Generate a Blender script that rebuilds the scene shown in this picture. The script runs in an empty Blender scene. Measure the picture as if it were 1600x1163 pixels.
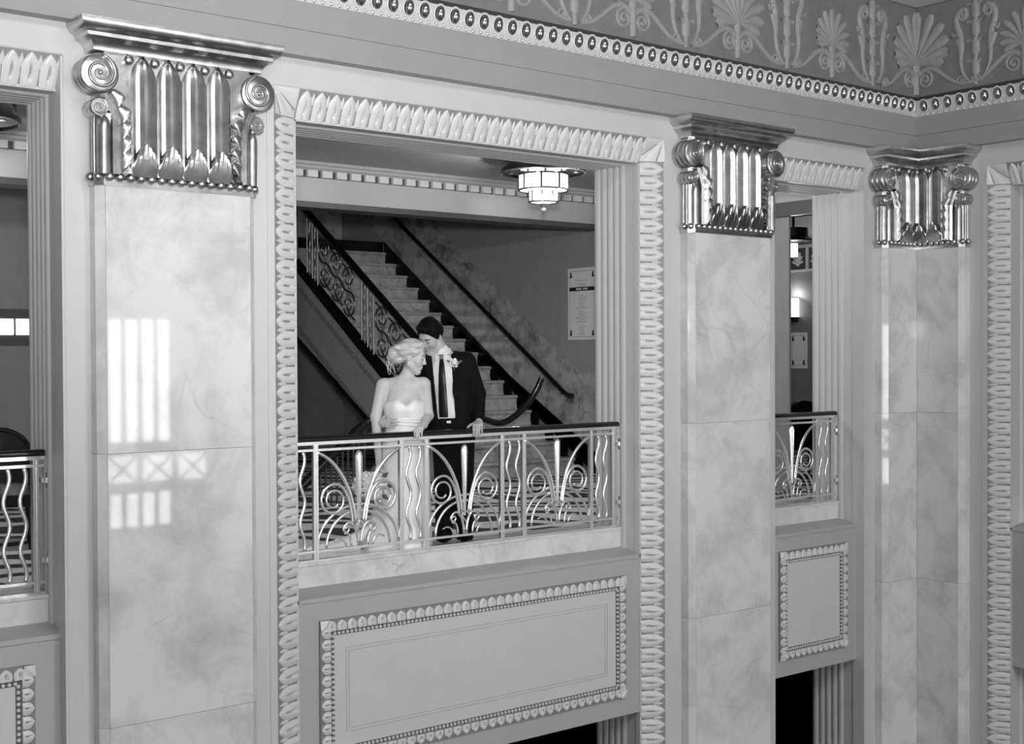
import bpy, math, random
import numpy as np
from mathutils import Matrix, Vector

# ------------------------------------------------------------------ camera
SC = bpy.context.scene
COL = SC.collection
YAW, PITCH, ROLL, FPX = 0.674982588, -0.0142223144, -0.00458685167, 2034.54
CAM = Vector((0.0, 0.0, 1.505))
_f = Vector((math.sin(YAW) * math.cos(PITCH), math.cos(YAW) * math.cos(PITCH), math.sin(PITCH)))
_r = Vector((math.cos(YAW), -math.sin(YAW), 0.0))
_u = _r.cross(_f)
_c, _s = math.cos(ROLL), math.sin(ROLL)
_r, _u = _r * _c + _u * _s, _u * _c - _r * _s
cd = bpy.data.cameras.new('camera')
cam = bpy.data.objects.new('camera', cd)
COL.objects.link(cam)
cam.matrix_world = Matrix(((_r.x, _u.x, -_f.x, CAM.x), (_r.y, _u.y, -_f.y, CAM.y), (_r.z, _u.z, -_f.z, CAM.z), (0, 0, 0, 1)))
cd.sensor_width = 36.0
cd.lens = FPX / 1600.0 * 36.0
cd.shift_y = 2.78 / 1600.0
cd.clip_end = 200
SC.camera = cam

# ------------------------------------------------------------------ light
wd = bpy.data.worlds.new('world')
SC.world = wd
wd.use_nodes = True
wd.node_tree.nodes['Background'].inputs[0].default_value = (0.5, 0.5, 0.5, 1)
wd.node_tree.nodes['Background'].inputs[1].default_value = 0.05
SC.view_settings.view_transform = 'Standard'
SC.view_settings.look = 'None'
SC.view_settings.exposure = 0.17
SC.view_settings.gamma = 1.0
SC.view_settings.use_curve_mapping = False


def lamp(name, kind, loc, power, size=0.1, aim=None, **kw):
    ld = bpy.data.lights.new(name, kind)
    ld.energy = power
    if kind == 'AREA':
        ld.shape = 'RECTANGLE'
        ld.size = size
        ld.size_y = kw.get('size_y', size)
    else:
        ld.shadow_soft_size = size
    if kind == 'SPOT':
        ld.spot_size = kw['angle']
        ld.spot_blend = kw['blend']
    o = bpy.data.objects.new(name, ld)
    o.location = loc
    if aim is not None:
        d = Vector(aim) - Vector(loc)
        o.rotation_euler = d.to_track_quat('-Z', 'Y').to_euler()
    COL.objects.link(o)
    return o


# the photographer's flash, half a metre above the lens
lamp('camera_flash', 'SPOT', (CAM.x, CAM.y, CAM.z + 0.5), 2150, 0.2, aim=(6.3, 8.1, 4.9), angle=math.radians(68), blend=1.0)
# added overhead fill, simulating soft light bounced around the hall
lamp('hall_fill_light', 'AREA', (3.0, -3.0, 7.3), 930, 10.0, aim=(3.0, -3.0, 0.0), size_y=6.0)

# ------------------------------------------------------------------ materials
MATS = {}


def mat(name, col, rough=0.5, metal=0.0, spec=0.5, noise=0.0, nscale=6.0, bump=0.0, bscale=60.0, emit=None, coat=0.0):
    if name in MATS:
        return MATS[name]
    m = bpy.data.materials.new(name)
    m.use_nodes = True
    nt = m.node_tree
    b = nt.nodes['Principled BSDF']
    b.inputs['Base Color'].default_value = (col, col, col, 1)
    b.inputs['Roughness'].default_value = rough
    b.inputs['Metallic'].default_value = metal
    b.inputs['Specular IOR Level'].default_value = spec
    b.inputs['Coat Weight'].default_value = coat
    geo = nt.nodes.new('ShaderNodeNewGeometry')
    if noise > 0:
        n = nt.nodes.new('ShaderNodeTexNoise')
        n.inputs['Scale'].default_value = nscale
        n.inputs['Detail'].default_value = 6
        r = nt.nodes.new('ShaderNodeMapRange')
        r.inputs['From Min'].default_value = 0.3
        r.inputs['From Max'].default_value = 0.7
        r.inputs['To Min'].default_value = col * (1 - noise)
        r.inputs['To Max'].default_value = col * (1 + noise)
        nt.links.new(geo.outputs['Position'], n.inputs['Vector'])
        nt.links.new(n.outputs['Fac'], r.inputs['Value'])
        nt.links.new(r.outputs['Result'], b.inputs['Base Color'])
    if bump > 0:
        n2 = nt.nodes.new('ShaderNodeTexNoise')
        n2.inputs['Scale'].default_value = bscale
        n2.inputs['Detail'].default_value = 4
        bp = nt.nodes.new('ShaderNodeBump')
        bp.inputs['Strength'].default_value = bump
        bp.inputs['Distance'].default_value = 0.01
        nt.links.new(geo.outputs['Position'], n2.inputs['Vector'])
        nt.links.new(n2.outputs['Fac'], bp.inputs['Height'])
        nt.links.new(bp.outputs['Normal'], b.inputs['Normal'])
    if emit:
        b.inputs['Emission Color'].default_value = (1, 1, 1, 1)
        b.inputs['Emission Strength'].default_value = emit
    MATS[name] = m
    return m


def marble(name, light, dark, rough=0.06, scale=2.2, vein=0.5, spec=0.5):
    m = bpy.data.materials.new(name)
    m.use_nodes = True
    nt = m.node_tree
    L = nt.links.new
    b = nt.nodes['Principled BSDF']
    b.inputs['Roughness'].default_value = rough
    b.inputs['Specular IOR Level'].default_value = spec
    geo = nt.nodes.new('ShaderNodeNewGeometry')
    oi = nt.nodes.new('ShaderNodeObjectInfo')
    mul = nt.nodes.new('ShaderNodeMath'); mul.operation = 'MULTIPLY'; mul.inputs[1].default_value = 40
    L(oi.outputs['Random'], mul.inputs[0])
    add = nt.nodes.new('ShaderNodeVectorMath'); add.operation = 'ADD'
    L(geo.outputs['Position'], add.inputs[0]); L(mul.outputs[0], add.inputs[1])
    # warped coordinates
    wn = nt.nodes.new('ShaderNodeTexNoise'); wn.inputs['Scale'].default_value = scale * 0.9; wn.inputs['Detail'].default_value = 5
    L(add.outputs[0], wn.inputs['Vector'])
    wv = nt.nodes.new('ShaderNodeVectorMath'); wv.operation = 'SCALE'; wv.inputs['Scale'].default_value = 0.45
    L(wn.outputs['Color'], wv.inputs[0])
    w2 = nt.nodes.new('ShaderNodeVectorMath'); w2.operation = 'ADD'
    L(add.outputs[0], w2.inputs[0]); L(wv.outputs[0], w2.inputs[1])
    # cloudy patches
    n1 = nt.nodes.new('ShaderNodeTexNoise'); n1.inputs['Scale'].default_value = scale * 1.5; n1.inputs['Detail'].default_value = 9; n1.inputs['Roughness'].default_value = 0.62
    n1.inputs['Distortion'].default_value = 0.2
    L(w2.outputs[0], n1.inputs['Vector'])
    r1 = nt.nodes.new('ShaderNodeValToRGB')
    r1.color_ramp.elements[0].position = 0.34; r1.color_ramp.elements[0].color = (dark, dark, dark, 1)
    r1.color_ramp.elements[1].position = 0.56; r1.color_ramp.elements[1].color = (light, light, light, 1)
    L(n1.outputs['Fac'], r1.inputs['Fac'])
    # thin veins
    v = nt.nodes.new('ShaderNodeTexVoronoi'); v.feature = 'DISTANCE_TO_EDGE'; v.inputs['Scale'].default_value = scale * 1.15
    L(w2.outputs[0], v.inputs['Vector'])
    r2 = nt.nodes.new('ShaderNodeValToRGB')
    r2.color_ramp.elements[0].position = 0.0; r2.color_ramp.elements[0].color = (1 - vein,) * 3 + (1,)
    r2.color_ramp.elements[1].position = 0.022; r2.color_ramp.elements[1].color = (1, 1, 1, 1)
    L(v.outputs['Distance'], r2.inputs['Fac'])
    # veins fade in and out
    n3 = nt.nodes.new('ShaderNodeTexNoise'); n3.inputs['Scale'].default_value = scale * 1.3
    L(add.outputs[0], n3.inputs['Vector'])
    r3 = nt.nodes.new('ShaderNodeMapRange'); r3.inputs['From Min'].default_value = 0.45; r3.inputs['From Max'].default_value = 0.65
    L(n3.outputs['Fac'], r3.inputs['Value'])
    mx = nt.nodes.new('ShaderNodeMix'); mx.data_type = 'RGBA'
    mx.inputs['A'].default_value = (1, 1, 1, 1)
    L(r3.outputs['Result'], mx.inputs['Factor']); L(r2.outputs['Color'], mx.inputs['B'])
    mm = nt.nodes.new('ShaderNodeMix'); mm.data_type = 'RGBA'; mm.blend_type = 'MULTIPLY'; mm.inputs['Factor'].default_value = 1
    L(r1.outputs['Color'], mm.inputs['A']); L(mx.outputs['Result'], mm.inputs['B'])
    L(mm.outputs['Result'], b.inputs['Base Color'])
    MATS[name] = m
    return m


PAINT = mat('wall_paint', 0.57, 0.45, noise=0.02, bump=0.03)
FASCIA = mat('entablature_paint', 0.325, 0.5, noise=0.02)
SPAN = mat('spandrel_paint', 0.42, 0.5, noise=0.02)
PANELP = mat('panel_paint', 0.60, 0.5, noise=0.02)
LEAFP = mat('leaf_paint', 0.66, 0.28)
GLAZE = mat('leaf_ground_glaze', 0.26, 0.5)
FRIEZEG = mat('frieze_ground', 0.20, 0.55, noise=0.1, nscale=9)
FRIEZER = mat('frieze_relief', 0.32, 0.5, noise=0.08, nscale=12)
SHADELINE = mat('recess_shade_fillet', 0.05, 0.5)  # near-black colour paints in the recess shadow above the egg moulding
GOLD = mat('gilded_metal', 0.52, 0.30, metal=1.0, noise=0.2, nscale=9, bump=0.15, bscale=22)
EGGM = mat('egg_metal', 0.42, 0.18, metal=1.0)
MARB = marble('pilaster_marble', 0.70, 0.52, 0.03, 1.5, 0.14, 0.32)
MARB2 = marble('curb_marble', 0.70, 0.55, 0.12, 2.6, 0.3)
MARB3 = marble('stair_marble', 0.45, 0.16, 0.12, 2.3, 0.55)
RAILM = mat('polished_rail_metal', 0.80, 0.24, metal=0.85)
BLACK = mat('black_lacquer', 0.008, 0.12)
BLACKST = mat('black_stone', 0.005, 0.3, spec=0.25)
IRON = mat('stair_iron', 0.16, 0.4, metal=0.8)
FOYW = mat('foyer_wall_paint', 0.33, 0.55, noise=0.05)
FOYC = mat('foyer_ceiling_paint', 0.42, 0.6)
BEAMP = mat('beam_paint', 0.52, 0.55)
DENT = mat('dentil_paint', 0.75, 0.4)
DARKG = mat('dark_moulding_paint', 0.09, 0.5)
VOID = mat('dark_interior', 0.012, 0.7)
STEPM = marble('runner_marble', 0.48, 0.30, 0.2, 4.0, 0.3)
STRING = mat('stair_string_paint', 0.42, 0.45, noise=0.05)
STRINGB = mat('stair_string_band', 0.28, 0.5, noise=0.5, nscale=40)
GLASSL = mat('lamp_glass_lit', 0.9, 0.4, emit=1.7)
PAPER = mat('poster_paper', 0.80, 0.6)
INK = mat('poster_ink', 0.012, 0.6)
INKG = mat('poster_grey_ink', 0.40, 0.6)

# ------------------------------------------------------------------ mesh helpers


class MB:
    def __init__(self):
        self.v = []
        self.f = []

    def add(self, vs, fs):
        o = len(self.v)
        self.v.extend([tuple(p) for p in vs])
        self.f.extend([tuple(i + o for i in f) for f in fs])
        return self

    def box(self, x0, x1, y0, y1, z0, z1):
        return self.add([(x0, y0, z0), (x1, y0, z0), (x1, y1, z0), (x0, y1, z0), (x0, y0, z1), (x1, y0, z1), (x1, y1, z1), (x0, y1, z1)],
                        [(0, 3, 2, 1), (4, 5, 6, 7), (0, 1, 5, 4), (1, 2, 6, 5), (2, 3, 7, 6), (3, 0, 4, 7)])

    def prism(self, poly, axis, a, b):
        """poly: 2-D points; axis 'z' -> (x,y), 'x' -> (y,z), 'y' -> (x,z)"""
        def P(p, t):
            return {'z': (p[0], p[1], t), 'x': (t, p[0], p[1]), 'y': (p[0], t, p[1])}[axis]
        n = len(poly)
        vs = [P(p, a) for p in poly] + [P(p, b) for p in poly]
        fs = [tuple(range(n - 1, -1, -1)), tuple(range(n, 2 * n))]
        fs += [(i, (i + 1) % n, n + (i + 1) % n, n + i) for i in range(n)]
        return self.add(vs, fs)

    def tube(self, path, rad, n=8, flat=1.0, up=(0, 1, 0), caps=True, closed=False):
        """path of 3-D points; rad scalar or list; cross-section ellipse (rad in-plane, rad*flat along up)"""
        P = [Vector(p) for p in path]
        N = len(P)
        R = rad if isinstance(rad, (list, tuple)) else [rad] * N
        U = Vector(up)
        vs = []
        for i in range(N):
            if closed:
                t = P[(i + 1) % N] - P[i - 1]
            else:
                t = P[min(i + 1, N - 1)] - P[max(i - 1, 0)]
            t = t.normalized() if t.length > 1e-9 else Vector((0, 0, 1))
            s = t.cross(U)
            if s.length < 1e-4:
                s = t.cross(Vector((1, 0, 0)))
            s.normalize()
            w = s.cross(t).normalized()
            for k in range(n):
                a = 2 * math.pi * k / n
                vs.append(P[i] + s * (R[i] * math.cos(a)) + w * (R[i] * flat * math.sin(a)))
        fs = []
        M = N if closed else N - 1
        for i in range(M):
            j = (i + 1) % N
            for k in range(n):
                l = (k + 1) % n
                fs.append((i * n + k, i * n + l, j * n + l, j * n + k))
        if caps and not closed:
            fs.append(tuple(range(n - 1, -1, -1)))
            fs.append(tuple((N - 1) * n + k for k in range(n)))
        return self.add(vs, fs)

    def lathe(self, prof, c=(0, 0, 0), n=24, axis='z'):
        """prof: list of (r, h)"""
        vs, fs = [], []
        m = len(prof)
        for k in range(n):
            a = 2 * math.pi * k / n
            for r, h in prof:
                x, y, z = r * math.cos(a), r * math.sin(a), h
                if axis == 'y':
                    x, y, z = x, h, y
                elif axis == 'x':
                    x, y, z = h, x, y
                vs.append((c[0] + x, c[1] + y, c[2] + z))
        for k in range(n):
            l = (k + 1) % n
            for i in range(m - 1):
                fs.append((k * m + i, l * m + i, l * m + i + 1, k * m + i + 1))
        return self.add(vs, fs)

    def ball(self, c, r, n=12, m=8):
        r = (r, r, r) if not isinstance(r, (tuple, list)) else r
        vs = [(c[0], c[1], c[2] - r[2])]
        for i in range(1, m):
            p = -math.pi / 2 + math.pi * i / m
            for k in range(n):
                a = 2 * math.pi * k / n
                vs.append((c[0] + r[0] * math.cos(p) * math.cos(a), c[1] + r[1] * math.cos(p) * math.sin(a), c[2] + r[2] * math.sin(p)))
        vs.append((c[0], c[1], c[2] + r[2]))
        fs = []
        for k in range(n):
            fs.append((0, 1 + (k + 1) % n, 1 + k))
            for i in range(m - 2):
                a, b = 1 + i * n + k, 1 + i * n + (k + 1) % n
                fs.append((a, b, b + n, a + n))
            e = 1 + (m - 2) * n
            fs.append((len(vs) - 1, e + k, e + (k + 1) % n))
        return self.add(vs, fs)

    def grid(self, pts):
        """pts: rows of equal length"""
        n, m = len(pts), len(pts[0])
        vs = [p for r in pts for p in r]
        fs = [(i * m + j, i * m + j + 1, (i + 1) * m + j + 1, (i + 1) * m + j) for i in range(n - 1) for j in range(m - 1)]
        return self.add(vs, fs)

    def mesh(self, name, material, smooth=True, angle=40):
        me = bpy.data.meshes.new(name)
        me.from_pydata(self.v, [], self.f)
        me.validate()
        if material:
            me.materials.append(material)
        if smooth and len(me.polygons):
            me.polygons.foreach_set('use_smooth', [True] * len(me.polygons))
            if angle < 180 and hasattr(me, 'set_sharp_from_angle'):
                me.set_sharp_from_angle(angle=math.radians(angle))
        me.update()
        return me


def link(name, me, parent=None, loc=None, rot=None, mw=None, scale=None, kind=None):
    o = bpy.data.objects.new(name, me)
    COL.objects.link(o)
    if parent is not None:
        o.parent = parent
    if mw is not None:
        o.matrix_basis = mw
    if loc is not None:
        o.location = loc
    if rot is not None:
        o.rotation_euler = rot
    if scale is not None:
        o.scale = scale
    if kind:
        o['kind'] = kind
    return o


def part(name, mb, material, parent=None, smooth=True, angle=40, kind=None, **kw):
    return link(name, mb.mesh(name, material, smooth, angle), parent, kind=kind, **kw)


def tag(o, label, cat, group=None):
    o['label'] = label
    o['category'] = cat
    if group:
        o['group'] = group
    return o


def empty(name, loc=(0, 0, 0), rz=0.0, kind=None):
    o = bpy.data.objects.new(name, None)
    o.location = loc
    o.rotation_euler = (0, 0, rz)
    o.empty_display_size = 0.1
    COL.objects.link(o)
    if kind:
        o['kind'] = kind
    return o


def basis(A, T, N, p):
    A, T, N = Vector(A).normalized(), Vector(T).normalized(), Vector(N).normalized()
    return Matrix(((A.x, T.x, N.x, p[0]), (A.y, T.y, N.y, p[1]), (A.z, T.z, N.z, p[2]), (0, 0, 0, 1)))


def spiral(cx, cz, r0, r1, a0, turns, n=40, y=0.0, shrink=1.0):
    out = []
    for i in range(n + 1):
        t = i / n
        r = r0 + (r1 - r0) * (t ** shrink)
        a = a0 + turns * 2 * math.pi * t
        out.append((cx + r * math.cos(a), y, cz + r * math.sin(a)))
    return out


def bez(p0, p1, p2, p3, n=14):
    out = []
    for i in range(n + 1):
        t = i / n
        out.append(tuple((1 - t) ** 3 * a + 3 * (1 - t) ** 2 * t * b + 3 * (1 - t) * t * t * c + t ** 3 * d for a, b, c, d in zip(p0, p1, p2, p3)))
    return out


def smooth_path(P, n=6):
    P = [Vector(p) for p in P]
    out = []
    for i in range(len(P) - 1):
        p0, p1, p2, p3 = P[max(i - 1, 0)], P[i], P[i + 1], P[min(i + 2, len(P) - 1)]
        for k in range(n):
            t = k / n
            out.append(0.5 * ((2 * p1) + (p2 - p0) * t + (2 * p0 - 5 * p1 + 4 * p2 - p3) * t * t + (3 * p1 - p0 - 3 * p2 + p3) * t ** 3))
    out.append(P[-1])
    return out


TN = [0]


def trim_name():
    TN[0] += 1
    return 'trim_%d' % TN[0]
# ================================================================== the hall
W = 8.165          # face of the long wall
DEEP = 8.835       # back of that wall
WX = 12.014        # face of the short wall at right
SP = 0.10          # depth of the leaf-carved splay
FRONT = 0.137      # projection of the pilasters
ZH, ZHO = 3.20, 3.405
C0, C1 = 4.621, 8.050          # wide bay, inner edges
CO0, CO1 = 4.411, 8.257        # wide bay, outer edges
B10, B11 = 1.503, 2.933        # narrow bay at left
B30, B31 = 9.744, 11.174       # narrow bay at right
FLOOR_Z = -0.10
ZL = -1.655                    # underside of the spandrels
HTOP = 7.6
HBOT = -5.6

wm = MB()
wm.prism([(-8.2, W), (B10, W), (B10, DEEP), (-8.2, DEEP)], 'z', HBOT, 3.7)
wm.prism([(B11, W), (CO0, W), (C0, W + SP), (C0, DEEP), (B11, DEEP)], 'z', HBOT, 3.7)
wm.prism([(C1, DEEP), (C1, W + SP), (CO1, W), (B30, W), (B30, DEEP)], 'z', HBOT, 3.7)
wm.prism([(B31, W), (WX + 0.7, W), (WX + 0.7, DEEP), (B31, DEEP)], 'z', HBOT, 3.7)
head = [(W, ZHO), (W + SP, ZH), (DEEP, ZH), (DEEP, 3.7), (W, 3.7)]
wm.prism(head, 'x', B10, B11)
wm.prism(head, 'x', CO0 + 0.0, CO1 - 0.0)
wm.prism(head, 'x', B30, B31)
wm.box(-8.2, WX + 0.7, W + 0.02, DEEP, 3.69, HTOP)
WALL_BACK = part('wall_back', wm, PAINT, smooth=False, kind='structure')

# short wall at right, one wide bay (u = distance from the corner towards the camera)
R_O, R_I = W - 7.294, W - 7.094           # 0.871 outer, 1.071 inner edge
R_I2 = R_I + (C1 - C0)
R_O2 = R_I2 + 0.207
RROT = -math.pi / 2
RLOC = (WX, W, 0.0)


def rpt(u, y, z):
    return (WX + y, W - u, z)


wr = MB()
wr.prism([(0.0, 0), (R_O, 0), (R_I, SP), (R_I, 0.67), (0.0, 0.67)], 'z', HBOT, 3.7)
wr.prism([(R_I2, 0.67), (R_I2, SP), (R_O2, 0), (W + 8.2, 0), (W + 8.2, 0.67)], 'z', HBOT, 3.7)
wr.prism([(0, ZHO), (SP, ZH), (0.67, ZH), (0.67, 3.7), (0, 3.7)], 'x', R_O, R_O2)
wr.box(0, W + 8.2, 0.02, 0.67, 3.69, HTOP)
WALL_RIGHT = part('wall_right', wr, PAINT, smooth=False, kind='structure', loc=RLOC, rot=(0, 0, RROT))

part('wall_left', MB().box(-8.7, -8.2, -8.2, 8.9, HBOT, HTOP), PAINT, smooth=False, kind='structure')
part('wall_front', MB().box(-8.2, 12.7, -8.7, -8.2, HBOT, HTOP), PAINT, smooth=False, kind='structure')
part('ceiling', MB().box(-8.7, 12.7, -8.7, DEEP, HTOP, HTOP + 0.2), FASCIA, smooth=False, kind='structure')
part('floor', MB().box(-8.7, 12.7, -8.7, DEEP, HBOT - 0.2, HBOT), mat('hall_floor', 0.10, 0.3), smooth=False, kind='structure')

# ------------------------------------------------------------------ carved leaf bands
def leaf_mesh(L, hw, H, ns=12, nt=12):
    rows = []
    for i in range(ns + 1):
        s = i / ns
        k = max(0.0, (s - 0.42) / 0.58)
        w = hw * max(0.015, (1 - k ** 2.0)) ** 0.70
        w *= 0.93 + 0.07 * min(1, s / 0.3)
        g = max(0.0, min(1.0, (s - 0.16) / 0.10)) * (1.0 if s < 0.5 else max(0.0, 1 - (s - 0.5) / 0.28))
        row = [(-w, s * L, -0.002)]
        for j in range(nt + 1):
            t = -1 + 2 * j / nt
            h = H * (0.45 + 0.55 * (1 - abs(t) ** 2.4)) * (1 - 0.45 * s ** 4)
            h -= H * 1.35 * g * math.exp(-(t / (0.095 + 0.28 * max(0, 0.40 - s))) ** 2)
            if s < 0.25:
                h -= H * 0.5 * (1 - s / 0.25) * max(0, 1 - abs(t) / 0.45)
            row.append((t * w, s * L, h))
        row.append((w, s * L, -0.002))
        rows.append(row)
    m = MB().grid(rows)
    # close the inner end
    m.f.append(tuple(range(len(rows[0]) - 1, -1, -1)))
    return m.mesh('leaf', LEAFP, True, 50)


def dart_mb(m, M, L, hw, H):
    """small leaf tip between two leaves, near the outer edge"""
    pts = [(-hw, 0.60 * L, 0), (0, 0.55 * L, H), (hw, 0.60 * L, 0), (hw * 0.8, 0.80 * L, 0.2 * H), (0, 0.985 * L, 0.2 * H), (-hw * 0.8, 0.80 * L, 0.2 * H), (0, 0.82 * L, H)]
    fs = [(0, 1, 6, 5), (1, 2, 3, 6), (5, 6, 4), (6, 3, 4)]
    m.add([M @ Vector(p) for p in pts], fs)


LEAF_L = 0.2225
LEAF = leaf_mesh(LEAF_L, 0.0575, 0.026)
LEAFH = leaf_mesh(0.216, 0.0555, 0.026)


def leaf_band(root, p_in, T, N, along, n, pitch, first, me, L, ground_w):
    """p_in: start point on the inner edge, along: unit direction of the band"""
    A = Vector(T).normalized().cross(Vector(N).normalized())
    al = Vector(along)
    dm = MB()
    for k in range(n):
        p = Vector(p_in) + al * (first + k * pitch)
        M = basis(A, T, N, p + Vector(T).normalized() * 0.006)
        link('leaf', me, root, mw=M)
        dart_mb(dm, basis(A, T, N, p + al * pitch * 0.5), L, 0.017, 0.012)
    part('dart_row', dm, LEAFP, root, kind='stuff')


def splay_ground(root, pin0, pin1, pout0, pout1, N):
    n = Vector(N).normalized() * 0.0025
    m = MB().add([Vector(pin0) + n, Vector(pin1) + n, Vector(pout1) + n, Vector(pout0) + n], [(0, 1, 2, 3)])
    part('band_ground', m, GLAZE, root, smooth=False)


def corner_leaf(root, sgn, x, z):
    """fan of five ribs where jamb and head bands meet (sgn -1: left corner, +1: right corner)"""
    m = MB()
    # a raised fan on the mitred square: apex at the outer corner
    out = (x, 0.0, z)
    inn = (x - sgn * 0.205, SP, z - 0.205)
    def S(a, b, h):      # a along x from outer corner, b along z down (0..1); surface of the two splays
        d = min(a, b)
        return (x - sgn * 0.205 * a, SP * d - h, z - 0.205 * b)
    n = 28
    ang = [i / n * math.pi / 2 for i in range(n + 1)]
    rows = []
    for i in range(n + 1):
        a = ang[i]
        ca, sa = math.cos(a), math.sin(a)
        R = 1.0 / max(ca, sa)
        lobe = abs(math.sin(a * 2 * 2.5))
        row = []
        for r in (0.03, 0.35, 0.7, 0.97):
            row.append(S(r * R * ca, r * R * sa, 0.004 + 0.018 * (lobe ** 0.5) * min(1, r * 2)))
        row.append(S(R * ca, R * sa, -0.004))
        rows.append(row)
    m.grid(rows)
    part('corner_leaf', m, LEAFP, root, angle=60)
    g = MB()
    for i in range(1, 5):
        a = i / 5 * math.pi / 2
        ca, sa = math.cos(a), math.sin(a)
        R = 1.0 / max(ca, sa)
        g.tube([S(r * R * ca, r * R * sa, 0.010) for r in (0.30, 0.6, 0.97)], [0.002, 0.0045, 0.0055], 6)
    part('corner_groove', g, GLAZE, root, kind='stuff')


def wide_bay_band(loc, rz, x0o, x0, x1, x1o, zc):
    """leaf bands around one wide bay, wall-local coordinates (y=0 at the wall face)"""
    root = empty(trim_name(), loc, rz, kind='structure')
    root['label'] = 'carved leaf moulding framing the %s' % zc
    hy = x0 - x0o
    TL, NL = (-hy, -SP, 0), (SP, -hy, 0)
    hx = x1o - x1
    TR, NR = (hx, -SP, 0), (-SP, -hx, 0)
    TH, NH = (0, -SP, ZHO - ZH), (0, -(ZHO - ZH), -SP)
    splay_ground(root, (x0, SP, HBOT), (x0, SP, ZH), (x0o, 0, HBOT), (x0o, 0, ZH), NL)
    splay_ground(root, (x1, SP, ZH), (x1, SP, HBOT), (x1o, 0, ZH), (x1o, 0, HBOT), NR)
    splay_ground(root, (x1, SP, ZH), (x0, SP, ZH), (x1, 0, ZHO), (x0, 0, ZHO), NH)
    leaf_band(root, (x0, SP, 0), TL, NL, (0, 0, -1), 47, 0.1263, -3.141, LEAF, LEAF_L, 0)
    leaf_band(root, (x1, SP, 0), TR, NR, (0, 0, -1), 47, 0.1263, -3.141, LEAF, LEAF_L, 0)
    n = 28
    pt = (x1 - x0) / n
    leaf_band(root, (x0, SP, ZH), TH, NH, (1, 0, 0), n, pt, pt / 2, LEAFH, 0.216, 0)
    corner_leaf(root, -1, x0o, ZHO)
    corner_leaf(root, 1, x1o, ZHO)
    # thin inner fillet and flat outer border
    b = MB()
    for (xa, xb) in ((x0 - 0.006, x0 + 0.012), (x1 - 0.012, x1 + 0.006)):
        b.box(xa, xb, SP - 0.012, SP + 0.04, HBOT, ZH)
    b.box(x0, x1, SP - 0.012, SP + 0.04, ZH - 0.012, ZH + 0.006)
    for (xa, xb) in ((x0o - 0.058, x0o - 0.002), (x1o + 0.002, x1o + 0.058)):
        b.box(xa, xb, -0.006, 0.01, HBOT, ZHO + 0.004)
    b.box(x0o - 0.058, x1o + 0.058, -0.006, 0.01, ZHO + 0.004, ZHO + 0.058)
    part('fillet', b, PAINT, root, smooth=False)
    return root


wide_bay_band((0, W, 0), 0, CO0, C0, C1, CO1, 'wide balcony bay with the couple')
wide_bay_band(RLOC, RROT, R_O, R_I, R_I2, R_O2, 'bay in the short wall at far right')


def narrow_bay_head(x0, x1, nm):
    root = empty(trim_name(), (0, W, 0), 0, kind='structure')
    root['label'] = 'carved leaf moulding over the %s' % nm
    TH, NH = (0, -SP, ZHO - ZH), (0, -(ZHO - ZH), -SP)
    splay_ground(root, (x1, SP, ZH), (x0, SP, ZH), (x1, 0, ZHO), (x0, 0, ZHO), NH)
    n = 12
    pt = (x1 - x0 - 0.03) / n
    leaf_band(root, (x0 + 0.015, SP, ZH), TH, NH, (1, 0, 0), n, pt, pt / 2, LEAFH, 0.216, 0)
    b = MB()
    b.box(x0, x1, SP - 0.012, SP + 0.04, ZH - 0.012, ZH + 0.006)
    b.box(x0 - 0.0, x1 + 0.0, -0.006, 0.01, ZHO + 0.004, ZHO + 0.058)
    b.box(x1 - 0.018, x1 + 0.001, 0.0, 0.14, HBOT, ZHO)
    b.box(x0 - 0.001, x0 + 0.018, 0.0, 0.14, HBOT, ZHO)
    part('fillet', b, PAINT, root, smooth=False)


narrow_bay_head(B10, B11, 'narrow bay at far left')
narrow_bay_head(B30, B31, 'narrow bay between the two far pilasters')

# ------------------------------------------------------------------ reeded reveals
def reeds(parent, loc, rz, x0, x1):
    root = empty(trim_name(), loc, rz, kind='structure')
    root['label'] = 'vertical reeds lining the jambs of a bay'
    ys = [0.268 + i * 0.0805 for i in range(6)]
    m = {}
    def strip(sx):
        mb = MB()
        n = 6
        rows = []
        for zz in (HBOT, ZH):
            r = []
            for i in range(n + 1):
                t = i / n
                r.append((sx * 0.016 * math.sin(math.pi * t) ** 0.6, 0.003 + t * 0.0725, zz))
            rows.append(r)
        return mb.grid(rows).mesh('reed', PAINT, True, 60)
    ml, mr = strip(1), strip(-1)
    hm = MB()
    rows = []
    for xx in (x0, x1):
        rows.append([(xx, 0.003 + t / 6 * 0.0725, -0.016 * math.sin(math.pi * t / 6) ** 0.6) for t in range(7)])
    mh = hm.grid(rows).mesh('reed', PAINT, True, 60)
    for y in ys[:5]:
        link('reed', ml, root, loc=(x0, y, 0))
        link('reed', mr, root, loc=(x1, y, 0))
        link('reed', mh, root, loc=(0, y, ZH))


reeds(None, (0, W, 0), 0, C0, C1)
reeds(None, (0, W, 0), 0, B10, B11)
reeds(None, (0, W, 0), 0, B30, B31)
reeds(None, RLOC, RROT, R_I, R_I2)

# ------------------------------------------------------------------ spandrels, marble curbs and ledges
def bead_run(m, p, q, r, n):
    p, q = Vector(p), Vector(q)
    for i in range(n):
        c = p.lerp(q, (i + 0.5) / n)
        m.ball(c, r, 6, 4)


PLEAF = leaf_mesh(0.075, 0.040, 0.020, 6, 6)


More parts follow.
